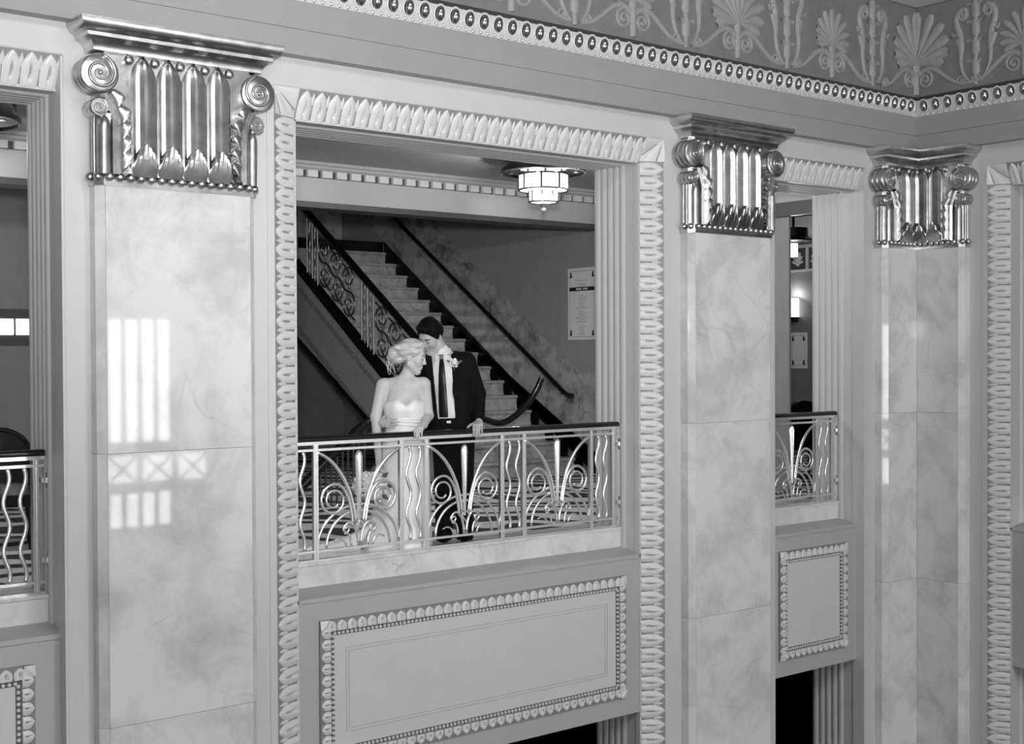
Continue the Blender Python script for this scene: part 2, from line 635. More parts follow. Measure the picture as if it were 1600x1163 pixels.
def spandrel(loc, rz, x0, x1, nm, full=True):
    root = empty(trim_name(), loc, rz, kind='structure')
    root['label'] = 'spandrel under the %s with carved panel frame' % nm
    part('spandrel_face', MB().box(x0, x1, SP, 0.66, ZL, -0.255), SPAN, root, smooth=False)
    # sloping ledge under the curb
    part('ledge', MB().prism([(SP - 0.012, -0.285), (SP - 0.012, -0.255), (0.325, -0.215), (0.5, -0.215), (0.5, -0.285)], 'x', x0, x1), SPAN, root, smooth=False)
    # marble curb
    part('curb', MB().box(x0, x1, 0.325, 0.66, -0.232, -0.055), MARB2, root, smooth=False)
    part('curb_top', MB().box(x0, x1, 0.312, 0.66, -0.055, -0.036), MARB2, root, smooth=False)
    # panel frame
    a, b = x0 + 0.182, x1 - 0.213 + 0.03
    t, u = -0.425, -1.494
    y = SP - 0.004
    part('panel', MB().box(a + 0.02, b - 0.02, SP - 0.012, SP + 0.05, u + 0.02, t - 0.02), PANELP, root, smooth=False)
    fr = MB()
    for (p, q, r, s) in ((a, b, t - 0.088, t), (a, b, u, u + 0.088), (a, a + 0.088, u + 0.088, t - 0.088), (b - 0.088, b, u + 0.088, t - 0.088)):
        fr.box(p, q, SP - 0.018, SP + 0.03, r, s)
    part('frame_ground', fr, mat('frame_ground_paint', 0.22, 0.5), root, smooth=False)
    yy = SP - 0.018
    N = (0, -1, 0)
    nx = int(round((b - a - 0.10) / 0.088))
    px = (b - a - 0.10) / nx
    nz = int(round((t - u - 0.10) / 0.088))
    pz = (t - u - 0.10) / nz
    for k in range(nx):
        xx = a + 0.05 + px * (k + 0.5)
        link('frame_leaf', PLEAF, root, mw=basis((1, 0, 0), (0, 0, 1), N, (xx, yy, t - 0.082)))
        link('frame_leaf', PLEAF, root, mw=basis((-1, 0, 0), (0, 0, -1), N, (xx, yy, u + 0.082)))
    for k in range(nz):
        zz = u + 0.05 + pz * (k + 0.5)
        link('frame_leaf', PLEAF, root, mw=basis((0, 0, 1), (-1, 0, 0), N, (a + 0.082, yy, zz)))
        link('frame_leaf', PLEAF, root, mw=basis((0, 0, -1), (1, 0, 0), N, (b - 0.082, yy, zz)))
    cm = MB()
    for (cx, cz, sx, sz) in ((a, t, 1, -1), (b, t, -1, -1), (a, u, 1, 1), (b, u, -1, 1)):
        cm.add([(cx, yy - 0.004, cz), (cx + sx * 0.07, yy - 0.016, cz), (cx + sx * 0.08, yy - 0.004, cz + sz * 0.08), (cx, yy - 0.016, cz + sz * 0.07), (cx + sx * 0.035, yy - 0.026, cz + sz * 0.035)],
               [(0, 1, 4), (1, 2, 4), (2, 3, 4), (3, 0, 4), (0, 4, 1), (1, 4, 2), (2, 4, 3), (3, 4, 0)])
    part('frame_corners', cm, LEAFP, root)
    bm = MB()
    i0, i1, j0, j1 = a + 0.104, b - 0.104, u + 0.104, t - 0.104
    nb = int((i1 - i0) / 0.036)
    mbn = int((j1 - j0) / 0.036)
    bead_run(bm, (i0, yy, j1), (i1, yy, j1), 0.0135, nb)
    bead_run(bm, (i0, yy, j0), (i1, yy, j0), 0.0135, nb)
    bead_run(bm, (i0, yy, j0), (i0, yy, j1), 0.0135, mbn)
    bead_run(bm, (i1, yy, j0), (i1, yy, j1), 0.0135, mbn)
    part('bead_row', bm, LEAFP, root, kind='stuff')
    gm = MB()
    for (p, q, r, s) in ((a + 0.088, b - 0.088, t - 0.12, t - 0.088), (a + 0.088, b - 0.088, u + 0.088, u + 0.12), (a + 0.088, a + 0.12, u + 0.12, t - 0.12), (b - 0.12, b - 0.088, u + 0.12, t - 0.12)):
        gm.box(p, q, SP - 0.014, SP + 0.03, r, s)
    part('bead_ground', gm, mat('bead_ground_paint', 0.10, 0.5), root, smooth=False)
    if full:
        k = MB()
        for d in (0.22, 0.245):
            for (p, q, r, s) in ((a + d, b - d, t - d - 0.004, t - d), (a + d, b - d, u + d, u + d + 0.004), (a + d, a + d + 0.004, u + d + 0.004, t - d - 0.004), (b - d - 0.004, b - d, u + d + 0.004, t - d - 0.004)):
                k.box(p, q, SP - 0.0145, SP + 0.0, r, s)
        part('panel_line', k, mat('panel_line_paint', 0.42, 0.5), root, smooth=False)


spandrel((0, W, 0), 0, C0, C1, 'balcony with the couple')
spandrel((0, W, 0), 0, B10, B11, 'balcony at far left', False)
spandrel((0, W, 0), 0, B30, B31, 'balcony between the far pilasters', False)
spandrel(RLOC, RROT, R_I, R_I2, 'bay in the short wall', True)

# ------------------------------------------------------------------ entablature
def entablature(loc, rz, xa, xb, e0, e1, nm):
    """profile runs along local x from xa to xb, eggs from e0 to e1"""
    root = empty(trim_name(), loc, rz, kind='structure')
    root['label'] = 'entablature with egg moulding along the %s' % nm
    P = 0.11
    part('fascia', MB().prism([(0.03, 3.612), (-P, 3.612), (-P, 3.785), (-P + 0.006, 3.787), (-P + 0.006, 3.791), (-P - 0.003, 3.793), (-P - 0.003, 3.985), (0.03, 3.985)], 'x', xa, xb), FASCIA, root, smooth=False)
    part('bead_strip', MB().box(xa, xb, -P - 0.012, 0.03, 3.985, 4.025), PAINT, root, smooth=False)
    part('egg_ground', MB().prism([(0.03, 4.025), (-P - 0.006, 4.025), (-P - 0.032, 4.15), (0.03, 4.15)], 'x', xa, xb), PAINT, root, smooth=False)
    part('recess_shade_fillet', MB().prism([(0.03, 4.15), (-P - 0.012, 4.15), (-P + 0.0, 4.195), (0.03, 4.195)], 'x', xa, xb), SHADELINE, root, smooth=False)
    part('frieze_ground', MB().box(xa, xb, -P + 0.005, 0.03, 4.19, 5.14), FRIEZEG, root, smooth=False)
    part('crown', MB().prism([(0.03, 5.13), (-P - 0.02, 5.13), (-P - 0.05, 5.19), (-P - 0.05, 5.26), (-P - 0.16, 5.40), (-P - 0.16, 5.5), (0.03, 5.5)], 'x', xa, xb), FASCIA, root, smooth=False)
    pitch = 0.14
    eg = MB().ball((0, 0, 0), (0.038, 0.036, 0.060), 12, 8).mesh('egg', EGGM, True, 180)
    ring = MB()
    path = [(0.054 * math.cos(a), 0, 0.066 * math.sin(a)) for a in [2 * math.pi * i / 18 for i in range(18)]]
    ring.tube(path, 0.009, 6, closed=True)
    rm = ring.mesh('egg_cup', LEAFP, True, 180)
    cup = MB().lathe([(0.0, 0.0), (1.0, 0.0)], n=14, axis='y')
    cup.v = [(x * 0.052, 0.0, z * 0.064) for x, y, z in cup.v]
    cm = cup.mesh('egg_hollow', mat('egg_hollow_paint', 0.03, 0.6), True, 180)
    tilt = math.atan2(0.026, 0.125)
    n = int((e1 - e0) / pitch)
    for k in range(n):
        x = e0 + pitch * (k + 0.5)
        p = (x, -P - 0.0225, 4.088)
        link('egg_hollow', cm, root, loc=(x, -P - 0.0215, 4.088), rot=(tilt, 0, 0))
        link('egg_cup', rm, root, loc=p, rot=(tilt, 0, 0))
        link('egg', eg, root, loc=p, rot=(tilt, 0, 0))
    dm = MB()
    bm = MB()
    for k in range(n + 1):
        x = e0 + pitch * k
        dm.add([(x - 0.012, -P - 0.012, 4.052), (x + 0.012, -P - 0.012, 4.052), (x, -P - 0.032, 4.06), (x, -P - 0.01, 4.028), (x, -P - 0.038, 4.148)], [(0, 2, 3), (2, 1, 3), (0, 4, 2), (2, 4, 1)])
    part('dart_row', dm, LEAFP, root, kind='stuff')
    nb = int((e1 - e0) / 0.07)
    for k in range(nb):
        bm.ball((e0 + 0.07 * (k + 0.5), -P - 0.014, 4.004), 0.0155, 8, 6)
    part('bead_row', bm, mat('bead_gilding', 0.75, 0.2, metal=0.6), root, kind='stuff')
    return root


ENT_B = entablature((0, W, 0), 0, -8.2, WX - 0.0, 2.6, WX - 0.13, 'long wall')
ENT_R = entablature(RLOC, RROT, 0.0, W + 8.2, 0.145, 3.2, 'short wall')

# frieze ornaments (wall-local: x along, z up, relief towards -y)
FY = -0.105


def ribbon(m, path, wid, h=0.02, n=7):
    """half-round raised ribbon on the frieze ground; path of (x,z)"""
    N = len(path)
    rows = []
    for i in range(N):
        a = Vector(path[max(i - 1, 0)])
        b = Vector(path[min(i + 1, N - 1)])
        t = (b - a)
        t = t.normalized() if t.length > 1e-9 else Vector((0, 1))
        s = Vector((t.y, -t.x))
        w = wid[i] if isinstance(wid, (list, tuple)) else wid
        c = Vector(path[i])
        row = []
        for k in range(n):
            u = -1 + 2 * k / (n - 1)
            q = c + s * (u * w)
            row.append((q.x, FY - h * math.sqrt(max(0.0, 1 - u * u)) * min(1, w / 0.012), q.y))
        rows.append(row)
    m.grid(rows)


def sp2(cx, cz, r0, r1, a0, turns, n=26):
    return [(p[0], p[2]) for p in spiral(cx, cz, r0, r1, a0, turns, n)]


def palmette_mb(H, half=0):
    m = MB()
    n = 11
    for k in range(n):
        t = -1 + 2 * k / (n - 1)
        if half and t * half < -0.01:
            continue
        a = math.pi / 2 - t * 1.45
        L = H * (1 - 0.42 * abs(t) ** 1.6)
        pth, wd = [], []
        for i in range(9):
            s = i / 8
            bend = -t * 0.28 * s * s
            pth.append((math.cos(a + bend) * L * s + 0.0, 0.34 + math.sin(a + bend) * L * s * (1 if t == 0 else 1)))
            wd.append((0.008 + 0.050 * s ** 0.8) * (1 if i < 8 else 0.5) * H / 0.5)
        ribbon(m, pth, wd, 0.022)
    for s in (-1, 1):
        if half and s * half < 0:
            continue
        ribbon(m, [(s * p[0], p[1]) for p in sp2(0.11, 0.17, 0.10, 0.012, math.pi * 0.9, -1.9)], 0.014, 0.018)
    ribbon(m, [(0, 0.03), (0, 0.2), (0, 0.40), (0, 0.46)], [0.03, 0.035, 0.05, 0.008], 0.024)
    return m


def wave_mb(L, s):
    """band leaving a palmette's foot and swinging down to the base of the stalk"""
    m = MB()
    pth = bez((s * 0.03, 0.24), (s * 0.25, 0.40), (s * L * 0.55, 0.04), (s * L, 0.06), 16)
    ribbon(m, pth, [0.03 - 0.012 * i / 16 for i in range(17)], 0.02)
    ribbon(m, [(s * (L - 0.10) + s * p[0], p[1]) for p in sp2(0.0, 0.10, 0.05, 0.01, -1.2, 1.4)], 0.011, 0.016)
    return m


def stalk_mb():
    m = MB()
    ribbon(m, [(0, 0.03), (0, 0.85), (0, 0.9)], [0.022, 0.03, 0.03], 0.016)
    for z in (0.12, 0.33, 0.52, 0.70):
        ribbon(m, [(0, z), (0, z + 0.03), (0, z + 0.12), (0, z + 0.17)], [0.02, 0.05, 0.045, 0.026], 0.028)
        for s in (-1, 1):
            ribbon(m, [(s * 0.03, z + 0.13), (s * 0.06, z + 0.16), (s * 0.09, z + 0.15)], [0.014, 0.014, 0.02], 0.02)
    return m


def sscroll_mb(s):
    m = MB()
    pth = bez((s * 0.06, 0.06), (s * 0.26, 0.25), (s * 0.10, 0.45), (s * 0.20, 0.62), 12)
    ribbon(m, pth, [0.012 + 0.026 * i / 12 for i in range(13)], 0.022)
    pth = bez((s * 0.20, 0.62), (s * 0.27, 0.78), (s * 0.12, 0.86), (s * 0.10, 0.78), 10) + [(s * p[0], p[1]) for p in sp2(0.15, 0.75, 0.05, 0.01, math.pi, 1.2, 14)]
    ribbon(m, pth, [0.034 - 0.022 * i / (len(pth) - 1) for i in range(len(pth))], 0.024)
    ribbon(m, [(s * 0.155, 0.36), (s * 0.17, 0.44), (s * 0.19, 0.52)], [0.02, 0.045, 0.055], 0.02)
    ribbon(m, [(s * 0.18, 0.58), (s * 0.25, 0.56), (s * 0.27, 0.60)], [0.02, 0.016, 0.01], 0.018)
    return m


BIGP = palmette_mb(0.50).mesh('palmette', FRIEZER, True, 70)
SMALLP = palmette_mb(0.36).mesh('small_palmette', FRIEZER, True, 70)
WAVEL, WAVER = wave_mb(0.62, -1).mesh('wave_scroll', FRIEZER), wave_mb(0.62, 1).mesh('wave_scroll', FRIEZER)
STALK = stalk_mb().mesh('stalk', FRIEZER)
SSL, SSR = sscroll_mb(-1).mesh('leaf_scroll', FRIEZER), sscroll_mb(1).mesh('leaf_scroll', FRIEZER)


def frieze(root, bigs, smalls, stalks, smallz=0.12):
    z0 = 4.19
    for x in bigs:
        link('palmette', BIGP, root, loc=(x, 0, z0))
        link('wave_scroll', WAVEL, root, loc=(x, 0, z0))
        link('wave_scroll', WAVER, root, loc=(x, 0, z0))
    for x in smalls:
        link('small_palmette', SMALLP, root, loc=(x, 0, z0))
        link('wave_scroll', WAVEL, root, loc=(x, 0, z0))
        link('wave_scroll', WAVER, root, loc=(x, 0, z0))
    for x in stalks:
        link('stalk', STALK, root, loc=(x, 0, z0))
        link('leaf_scroll', SSL, root, loc=(x, 0, z0))
        link('leaf_scroll', SSR, root, loc=(x, 0, z0))


frieze(ENT_B, [6.46, 9.12], [5.17, 7.79, 10.50], [5.82, 7.13, 8.44, 9.82, 11.16])
frieze(ENT_R, [2.78], [1.33], [0.80, 2.05])
# palmette folded into the corner: one half on each wall
for root, hf, x in ((ENT_B, -1, WX - 0.11), (ENT_R, 1, 0.11)):
    link('corner_palmette', palmette_mb(0.55, hf).mesh('corner_palmette', FRIEZER, True, 70), root, loc=(x, 0, 4.19))
    link('wave_scroll', WAVEL if hf < 0 else WAVER, root, loc=(x, 0, 4.19))

# ------------------------------------------------------------------ pilasters
def slab(m, prof, z0, z1, back=0.0):
    m.prism(prof, 'z', z0, z1)
    return m


JOINTS = [HBOT, -4.345, -2.60, -0.855, 0.890, 2.592]


def pilaster(loc, rz, wdt, label, left=True, right=True, x_front0=None, x_front1=None, root=None):
    if root is None:
        root = empty('marble_pilaster', loc, rz)
        tag(root, label, 'pilaster', 'polished marble pilasters')
    c = 0.05
    f0 = c if x_front0 is None else x_front0
    f1 = wdt - c if x_front1 is None else x_front1
    g = 0.0012
    for i in range(len(JOINTS) - 1):
        z0, z1 = JOINTS[i] + g, JOINTS[i + 1] - g
        part('marble_slab', MB().box(f0 + g, f1 - g, -FRONT, 0.0, z0, z1), MARB, root, smooth=False)
        if left:
            part('marble_corner_strip', MB().prism([(0, 0.0), (0, -FRONT + c), (c - g, -FRONT), (c - g, 0.0)], 'z', z0, z1), MARB, root, smooth=False)
        if right:
            part('marble_corner_strip', MB().prism([(wdt, 0.0), (wdt - c + g, 0.0), (wdt - c + g, -FRONT), (wdt, -FRONT + c)], 'z', z0, z1), MARB, root, smooth=False)
    return root


PW = 1.11
P1X, P2X, P3X = 3.095, 8.471, 11.334
pilaster((P1X, W, 0), 0, PW, 'broad polished marble pilaster nearest the camera, mirroring a lit window')
pilaster((P2X, W, 0), 0, PW, 'marble pilaster to the right of the balcony with the couple')
r3 = pilaster((P3X, W, 0), 0, 0.68, 'folded marble pilaster filling the inner corner of the hall', True, False, 0.05, WX - FRONT - P3X)
r3b = empty('short_wall_face', (0, 0, 0))
r3b.parent = r3
r3b.matrix_basis = Matrix.Translation((WX - P3X, 0, 0)) @ Matrix.Rotation(RROT, 4, 'Z')
pilaster(None, None, 0.67, '', False, True, FRONT, 0.62, root=r3b)

# ------------------------------------------------------------------ capitals
CF = -FRONT


def lancet_mesh():
    hw, z0, z1 = 0.085, 2.66, 3.432
    m = MB()
    rows = []
    prof = [(-1.0, -0.004), (-1.0, 0.030), (-0.84, 0.038), (-0.70, 0.026), (-0.45, -0.002), (-0.16, 0.006), (0, 0.040), (0.16, 0.006), (0.45, -0.002), (0.70, 0.026), (0.84, 0.038), (1.0, 0.030), (1.0, -0.004)]
    zs = [z0, z1 - 0.16, z1 - 0.13, z1 - 0.10, z1 - 0.075, z1 - 0.05, z1 - 0.03, z1 - 0.012, z1]
    for z in zs:
        k = max(0, (z - (z1 - 0.16)) / 0.16)
        w = hw * max(0.04, 1 - k ** 2.1)
        fl = 1.0 - 0.25 * k
        rows.append([(t * w, CF - h * fl, z) for t, h in prof])
    return m.grid(rows).mesh('lancet', GOLD, True, 35)


def cusp_mesh():
    """pointed shell leaf at the foot of a lancet"""
    m = MB()
    rows = []
    n = 14
    for i in range(n + 1):
        t = -1 + 2 * i / n
        top = 0.205 - 0.085 * abs(t) ** 1.3
        rib = abs(math.cos(t * math.pi * 2.5))
        row = []
        for k in range(6):
            s = k / 5
            x = t * (0.086 * (0.80 + 0.25 * math.sin(math.pi * min(1, s * 1.1))))
            z = 2.655 + top * s
            h = 0.035 + 0.045 * math.sin(math.pi * 0.5 * s) * (1 - 0.35 * t * t) + 0.012 * rib * s
            row.append((x, CF - h, z))
        row.append((row[-1][0] * 0.98, CF - 0.03, row[-1][2] + 0.004))
        rows.append(row)
    return m.grid(rows).mesh('shell_leaf', GOLD, True, 35)


def acanthus_mesh():
    """tall serrated leaf beside the lancets, x 0..0.125, bending outwards at the top"""
    m = MB()
    nl = 5
    rows = []
    n = 40
    for i in range(n + 1):
        s = i / n
        z = 2.66 + 0.50 * s
        ser = abs(math.sin(math.pi * nl * s))
        right = 0.088 + 0.04 * ser ** 0.8 - 0.02 * s
        leanx = -0.06 * max(0, s - 0.7) / 0.3
        row = [(0.0 + leanx, CF + 0.01, z), (0.0 + leanx, CF - 0.045, z), (0.022 + leanx, CF - 0.06, z), (0.036 + leanx, CF - 0.035, z)]
        for k in range(4):
            u = (k + 1) / 4
            x = 0.036 + (right - 0.036) * u
            zz = z + 0.07 * u * u * (1 - 0.5 * s)
            row.append((x + leanx, CF - 0.035 - 0.03 * math.sin(math.pi * u * 0.8) - 0.02 * ser * u, zz))
        row.append((right + leanx, CF, row[-1][2]))
        rows.append(row)
    return m.grid(rows).mesh('acanthus_leaf', GOLD, True, 40)


def volute_mesh(r, y0, y1, turns, ribs=True):
    """drum along y with spiral raised on its face at y0"""
    m = MB()
    prof = [(0, y0 + 0.004), (r * 0.9, y0 + 0.004), (r, y0 + 0.012)]
    if ribs:
        n = 3
        for k in range(n):
            a = y0 + 0.02 + (y1 - y0 - 0.02) * k / n
            b = y0 + 0.02 + (y1 - y0 - 0.02) * (k + 1) / n
            for j in range(6):
                t = j / 5
                prof.append((r * (0.90 + 0.10 * math.sin(math.pi * t)), a + (b - a) * t))
    prof.append((r * 0.9, y1))
    prof.append((0, y1))
    m.lathe(prof, n=36, axis='y')
    return m.mesh('volute', GOLD, True, 45)


def spiral_mesh(r, y0, turns, a0, tube):
    m = MB()
    n = 70
    P = spiral(0, 0, r * 0.94, r * 0.06, a0, turns, n, y0 + 0.002, 0.75)
    m.tube(P, [tube * (1 - 0.45 * i / n) for i in range(n + 1)], 7)
    m.ball((0, y0, 0), (r * 0.13, r * 0.12, r * 0.13), 10, 6)
    return m.mesh('spiral', GOLD, True, 180)


LANC, CUSP, ACAN = lancet_mesh(), cusp_mesh(), acanthus_mesh()
VOLM = volute_mesh(0.122, CF - 0.055, 0.0, 2)
SPIM = spiral_mesh(0.122, CF - 0.055, -2.3, math.pi * 0.45, 0.011)
SVOL = volute_mesh(0.06, CF - 0.03, 0.0, 2)
SSPI = spiral_mesh(0.06, CF - 0.03, -1.6, math.pi * 0.4, 0.008)
DISC = MB().lathe([(0, -0.024), (0.020, -0.022), (0.028, -0.014), (0.031, 0), (0.031, 0.03)], n=16, axis='y').mesh('boss', GOLD, True, 50)
BEAD = MB().ball((0, 0, 0), 0.030, 12, 8).mesh('bead', GOLD, True, 180)
def _col():
    m = MB()
    rows = []
    for z in [2.66] + [2.66 + 0.05 * i for i in range(1, 7)] + [2.97, 3.0, 3.02, 3.035]:
        k = max(0, (z - 2.96) / 0.075)
        w = 0.040 * math.sqrt(max(0.02, 1 - k * k))
        rows.append([(0.0 + w * math.cos(a), CF + 0.0 - 0.045 * math.sin(a) * (w / 0.04), z) for a in [math.pi * i / 8 for i in range(9)]])
    return m.grid(rows).mesh('corner_shaft', GOLD, True, 60)
SHAFT = _col()
def _sidereeds():
    m = MB()
    for k in range(2):
        y = -0.075 + k * 0.04
        m.tube([(0.005, y, 2.66), (0.005, y, 3.02)], 0.017, 8)
    return m.mesh('side_reed', GOLD, True, 60)
SIDER = _sidereeds()


def cap_end(root, x, s):
    """everything at one end of a capital; s=1: left end (x grows inwards), s=-1: right end"""
    sc = (s, 1, 1)
    v = link('volute', VOLM, root, loc=(x + s * 0.005, 0, 3.286))
    link('spiral', SPIM, v, scale=(s, 1, 1))
    v2 = link('small_volute', SVOL, root, loc=(x + s * 0.008, 0, 3.075))
    link('spiral', SSPI, v2, scale=(s, 1, 1))
    link('corner_shaft', SHAFT, root, loc=(x + s * 0.040, 0, 0), scale=sc)
    link('acanthus_leaf', ACAN, root, loc=(x + s * 0.084, 0, 0), scale=sc)
    link('side_reed', SIDER, root, loc=(x, 0, 0), scale=sc)


def cap_mid(root, lanc, bosses):
    for x in lanc:
        link('lancet', LANC, root, loc=(x, 0, 0))
        link('shell_leaf', CUSP, root, loc=(x, 0, 0))
    for x in bosses:
        link('boss', DISC, root, loc=(x, CF - 0.012, 3.397))


ABP = [(0.0, 3.432), (0.026, 3.432), (0.030, 3.455), (0.040, 3.475), (0.060, 3.495), (0.085, 3.508), (0.088, 3.53), (0.098, 3.535), (0.120, 3.55), (0.137, 3.575), (0.142, 3.60), (0.142, 3.612), (0.0, 3.612)]


def abacus_rows(path):
    """sweep ABP outwards along a plan path: list of (x, y, nx, ny) with mitre-scaled normals"""
    m = MB()
    rows = [[(x + nx * o, y + ny * o, z) for o, z in ABP] for x, y, nx, ny in path]
    m.grid(rows)
    return m


def bead_line(root, pts):
    for p in pts:
        link('bead', BEAD, root, loc=p)


def capital(loc, rz, label):
    root = empty('pilaster_capital', loc, rz)
    tag(root, label, 'capital', 'gilded pilaster capitals')
    w = PW
    part('bell', MB().prism([(0.01, 0), (0.01, CF + 0.05), (0.05, CF + 0.004), (w - 0.05, CF + 0.004), (w - 0.01, CF + 0.05), (w - 0.01, 0)], 'z', 2.6, 3.45), GOLD, root, smooth=False)
    part('abacus', abacus_rows([(0, 0, -1, 0), (0, CF, -1, -1), (w, CF, 1, -1), (w, 0, 1, 0)]), GOLD, root, angle=50)
    cap_end(root, 0.0, 1)
    cap_end(root, w, -1)
    cap_mid(root, [0.294, 0.468, 0.642, 0.816], [0.207, 0.381, 0.555, 0.729, 0.903])
    part('astragal', MB().prism([(-0.012, 0), (-0.012, CF + 0.035), (0.035, CF - 0.012), (w - 0.035, CF - 0.012), (w + 0.012, CF + 0.035), (w + 0.012, 0)], 'z', 2.590, 2.628), GOLD, root, smooth=False)
    n = 15
    pts = [(-0.02, CF + 0.075, 2.645), (0.01, CF + 0.02, 2.645)] + [(0.07 + (w - 0.14) * k / (n - 1), CF - 0.018, 2.645) for k in range(n)] + [(w - 0.01, CF + 0.02, 2.645), (w + 0.02, CF + 0.075, 2.645)]
    bead_line(root, pts)
    return root


capital((P1X, W, 0), 0, 'gilded scroll capital on the broad pilaster nearest the camera')
capital((P2X, W, 0), 0, 'gilded scroll capital right of the balcony with the couple')
c3 = empty('pilaster_capital', (P3X, W, 0))
tag(c3, 'gilded scroll capital folded into the inner corner of the hall', 'capital', 'gilded pilaster capitals')
XC = WX - FRONT - P3X       # inner corner of the two faces, local x
part('bell', MB().prism([(0.01, 0), (0.01, CF + 0.05), (0.05, CF + 0.004), (XC + 0.004, CF + 0.004), (XC + 0.004, CF + 0.004 - 0.48), (XC + 0.05, CF - 0.524), (WX - P3X, CF - 0.524), (WX - P3X, 0)], 'z', 2.6, 3.45), GOLD, c3, smooth=False)
part('abacus', abacus_rows([(0, 0, -1, 0), (0, CF, -1, -1), (XC, CF, -1, -1), (XC, -0.67, -1, -1), (WX - P3X, -0.67, 0, -1)]), GOLD, c3, angle=50)
cap_end(c3, 0.0, 1)
cap_mid(c3, [0.294, 0.462], [0.207, 0.381, 0.52])
part('astragal', MB().prism([(-0.012, 0), (-0.012, CF + 0.035), (0.035, CF - 0.012), (XC - 0.012, CF - 0.012), (XC - 0.012, -0.635), (XC + 0.035, -0.682), (WX - P3X, -0.682), (WX - P3X, 0)], 'z', 2.590, 2.628), GOLD, c3, smooth=False)
bead_line(c3, [(-0.02, CF + 0.075, 2.645), (0.01, CF + 0.02, 2.645)] + [(0.07 + 0.066 * k, CF - 0.018, 2.645) for k in range(7)])
bead_line(c3, [(XC - 0.018, -0.19 - 0.066 * k, 2.645) for k in range(7)] + [(XC + 0.02, -0.66, 2.645), (XC + 0.075, -0.69, 2.645)])
c3b = empty('short_wall_face')
c3b.parent = c3
c3b.matrix_basis = Matrix.Translation((WX - P3X, 0, 0)) @ Matrix.Rotation(RROT, 4, 'Z')
cap_end(c3b, 0.67, -1)
cap_mid(c3b, [0.67 - 0.294, 0.67 - 0.462], [0.67 - 0.207, 0.67 - 0.381, 0.67 - 0.52])

for h_, r_ in ((c3b, c3), (r3b, r3)):
    for ch in list(h_.children):
        M = h_.matrix_basis @ ch.matrix_basis
        ch.parent = r_
        ch.matrix_basis = M
    bpy.data.objects.remove(h_)
# ================================================================== the hall behind the camera: lit window bay, seen mirrored in the marble
LITW = mat('window_lit_glass', 0.8, 0.3, emit=14.0)
LITW2 = mat('window_lit_quarry', 0.8, 0.3, emit=10.0)
MULL = mat('window_mullion', 0.25, 0.4)
win = empty('window_1', (0, -8.0, 0), 0, kind='structure')
win['label'] = 'tall lit window of narrow lights behind the camera'
WNX0, WNX1 = 8.02, 10.70


def lit(x0, x1, z0, z1, m, nm='pane'):
    part(nm, MB().box(x0, x1, -0.02, 0.02, z0, z1), m, win, smooth=False)


px = 0.325
k = 0
x = WNX1 - 0.24
while x > WNX0 - 0.05:
    lit(x, x + 0.195, -0.12, 2.22, LITW)
    lit(x, x + 0.195, -1.75, -1.13, LITW)
    x -= px
    k += 1
for k in range(5):
    x0 = 10.86 - 0.72 * k
    lit(x0, x0 + 0.56, -0.90, -0.40, LITW2)
    bar = MB()
    cx, cz = x0 + 0.28, -0.65
    for s in (-1, 1):
        bar.tube([(cx - 0.28, 0.03, cz - s * 0.25), (cx + 0.28, 0.03, cz + s * 0.25)], 0.026, 6)
    bar.prism([(cx - 0.08, cz), (cx, cz - 0.08), (cx + 0.08, cz), (cx, cz + 0.08)], 'y', 0.02, 0.045)
    part('glazing_bar', bar, MULL, win, smooth=False)
part('frame', MB().box(WNX0 - 0.2, 11.6, -0.2, -0.02, -2.0, 2.5), MULL, win, smooth=False)
win2 = win.copy()
COL.objects.link(win2)
win2.name = 'window_2'
win2['label'] = 'second tall lit window behind the camera'
win2.location = (-9.5, -8.0, 0)
for ch in list(win.children):
    cc = ch.copy()
    COL.objects.link(cc)
    cc.parent = win2

# ================================================================== mezzanine foyer
XS = 11.9
YB = 12.9
ZC = 3.69
FOY_L = -1.0


def carpet():
    m = bpy.data.materials.new('patterned_carpet')
    m.use_nodes = True
    nt = m.node_tree
    L = nt.links.new
    b = nt.nodes['Principled BSDF']
    b.inputs['Roughness'].default_value = 0.9
    geo = nt.nodes.new('ShaderNodeNewGeometry')
    w = nt.nodes.new('ShaderNodeTexWave')
    w.wave_type = 'BANDS'; w.bands_direction = 'DIAGONAL'
    w.inputs['Scale'].default_value = 0.85
    w.inputs['Distortion'].default_value = 9.0
    w.inputs['Detail'].default_value = 1.5
    w.inputs['Detail Scale'].default_value = 1.2
    L(geo.outputs['Position'], w.inputs['Vector'])
    r = nt.nodes.new('ShaderNodeValToRGB')
    r.color_ramp.elements[0].position = 0.42; r.color_ramp.elements[0].color = (0.03, 0.03, 0.03, 1)
    r.color_ramp.elements[1].position = 0.52; r.color_ramp.elements[1].color = (0.62, 0.62, 0.62, 1)
    L(w.outputs['Color'], r.inputs['Fac'])
    L(r.outputs['Color'], b.inputs['Base Color'])
    MATS['carpet'] = m
    return m


def structure(name, mb, m, label=None, **kw):
    o = part(name, mb, m, smooth=False, kind='structure', **kw)
    if label:
        o['label'] = label
    return o


structure('floor', MB().box(FOY_L, 18.0, DEEP - 0.02, 19.8, FLOOR_Z - 0.3, FLOOR_Z), carpet(), 'patterned carpet floor of the foyer')
structure('ceiling', MB().box(FOY_L, XS + 0.3, DEEP, YB + 0.3, ZC, ZC + 0.1), FOYC, 'plain foyer ceiling')
structure('ceiling', MB().box(FOY_L, XS + 0.3, YB + 0.3, 19.8, 6.0, 6.1), VOID, 'dark ceiling over the staircase')
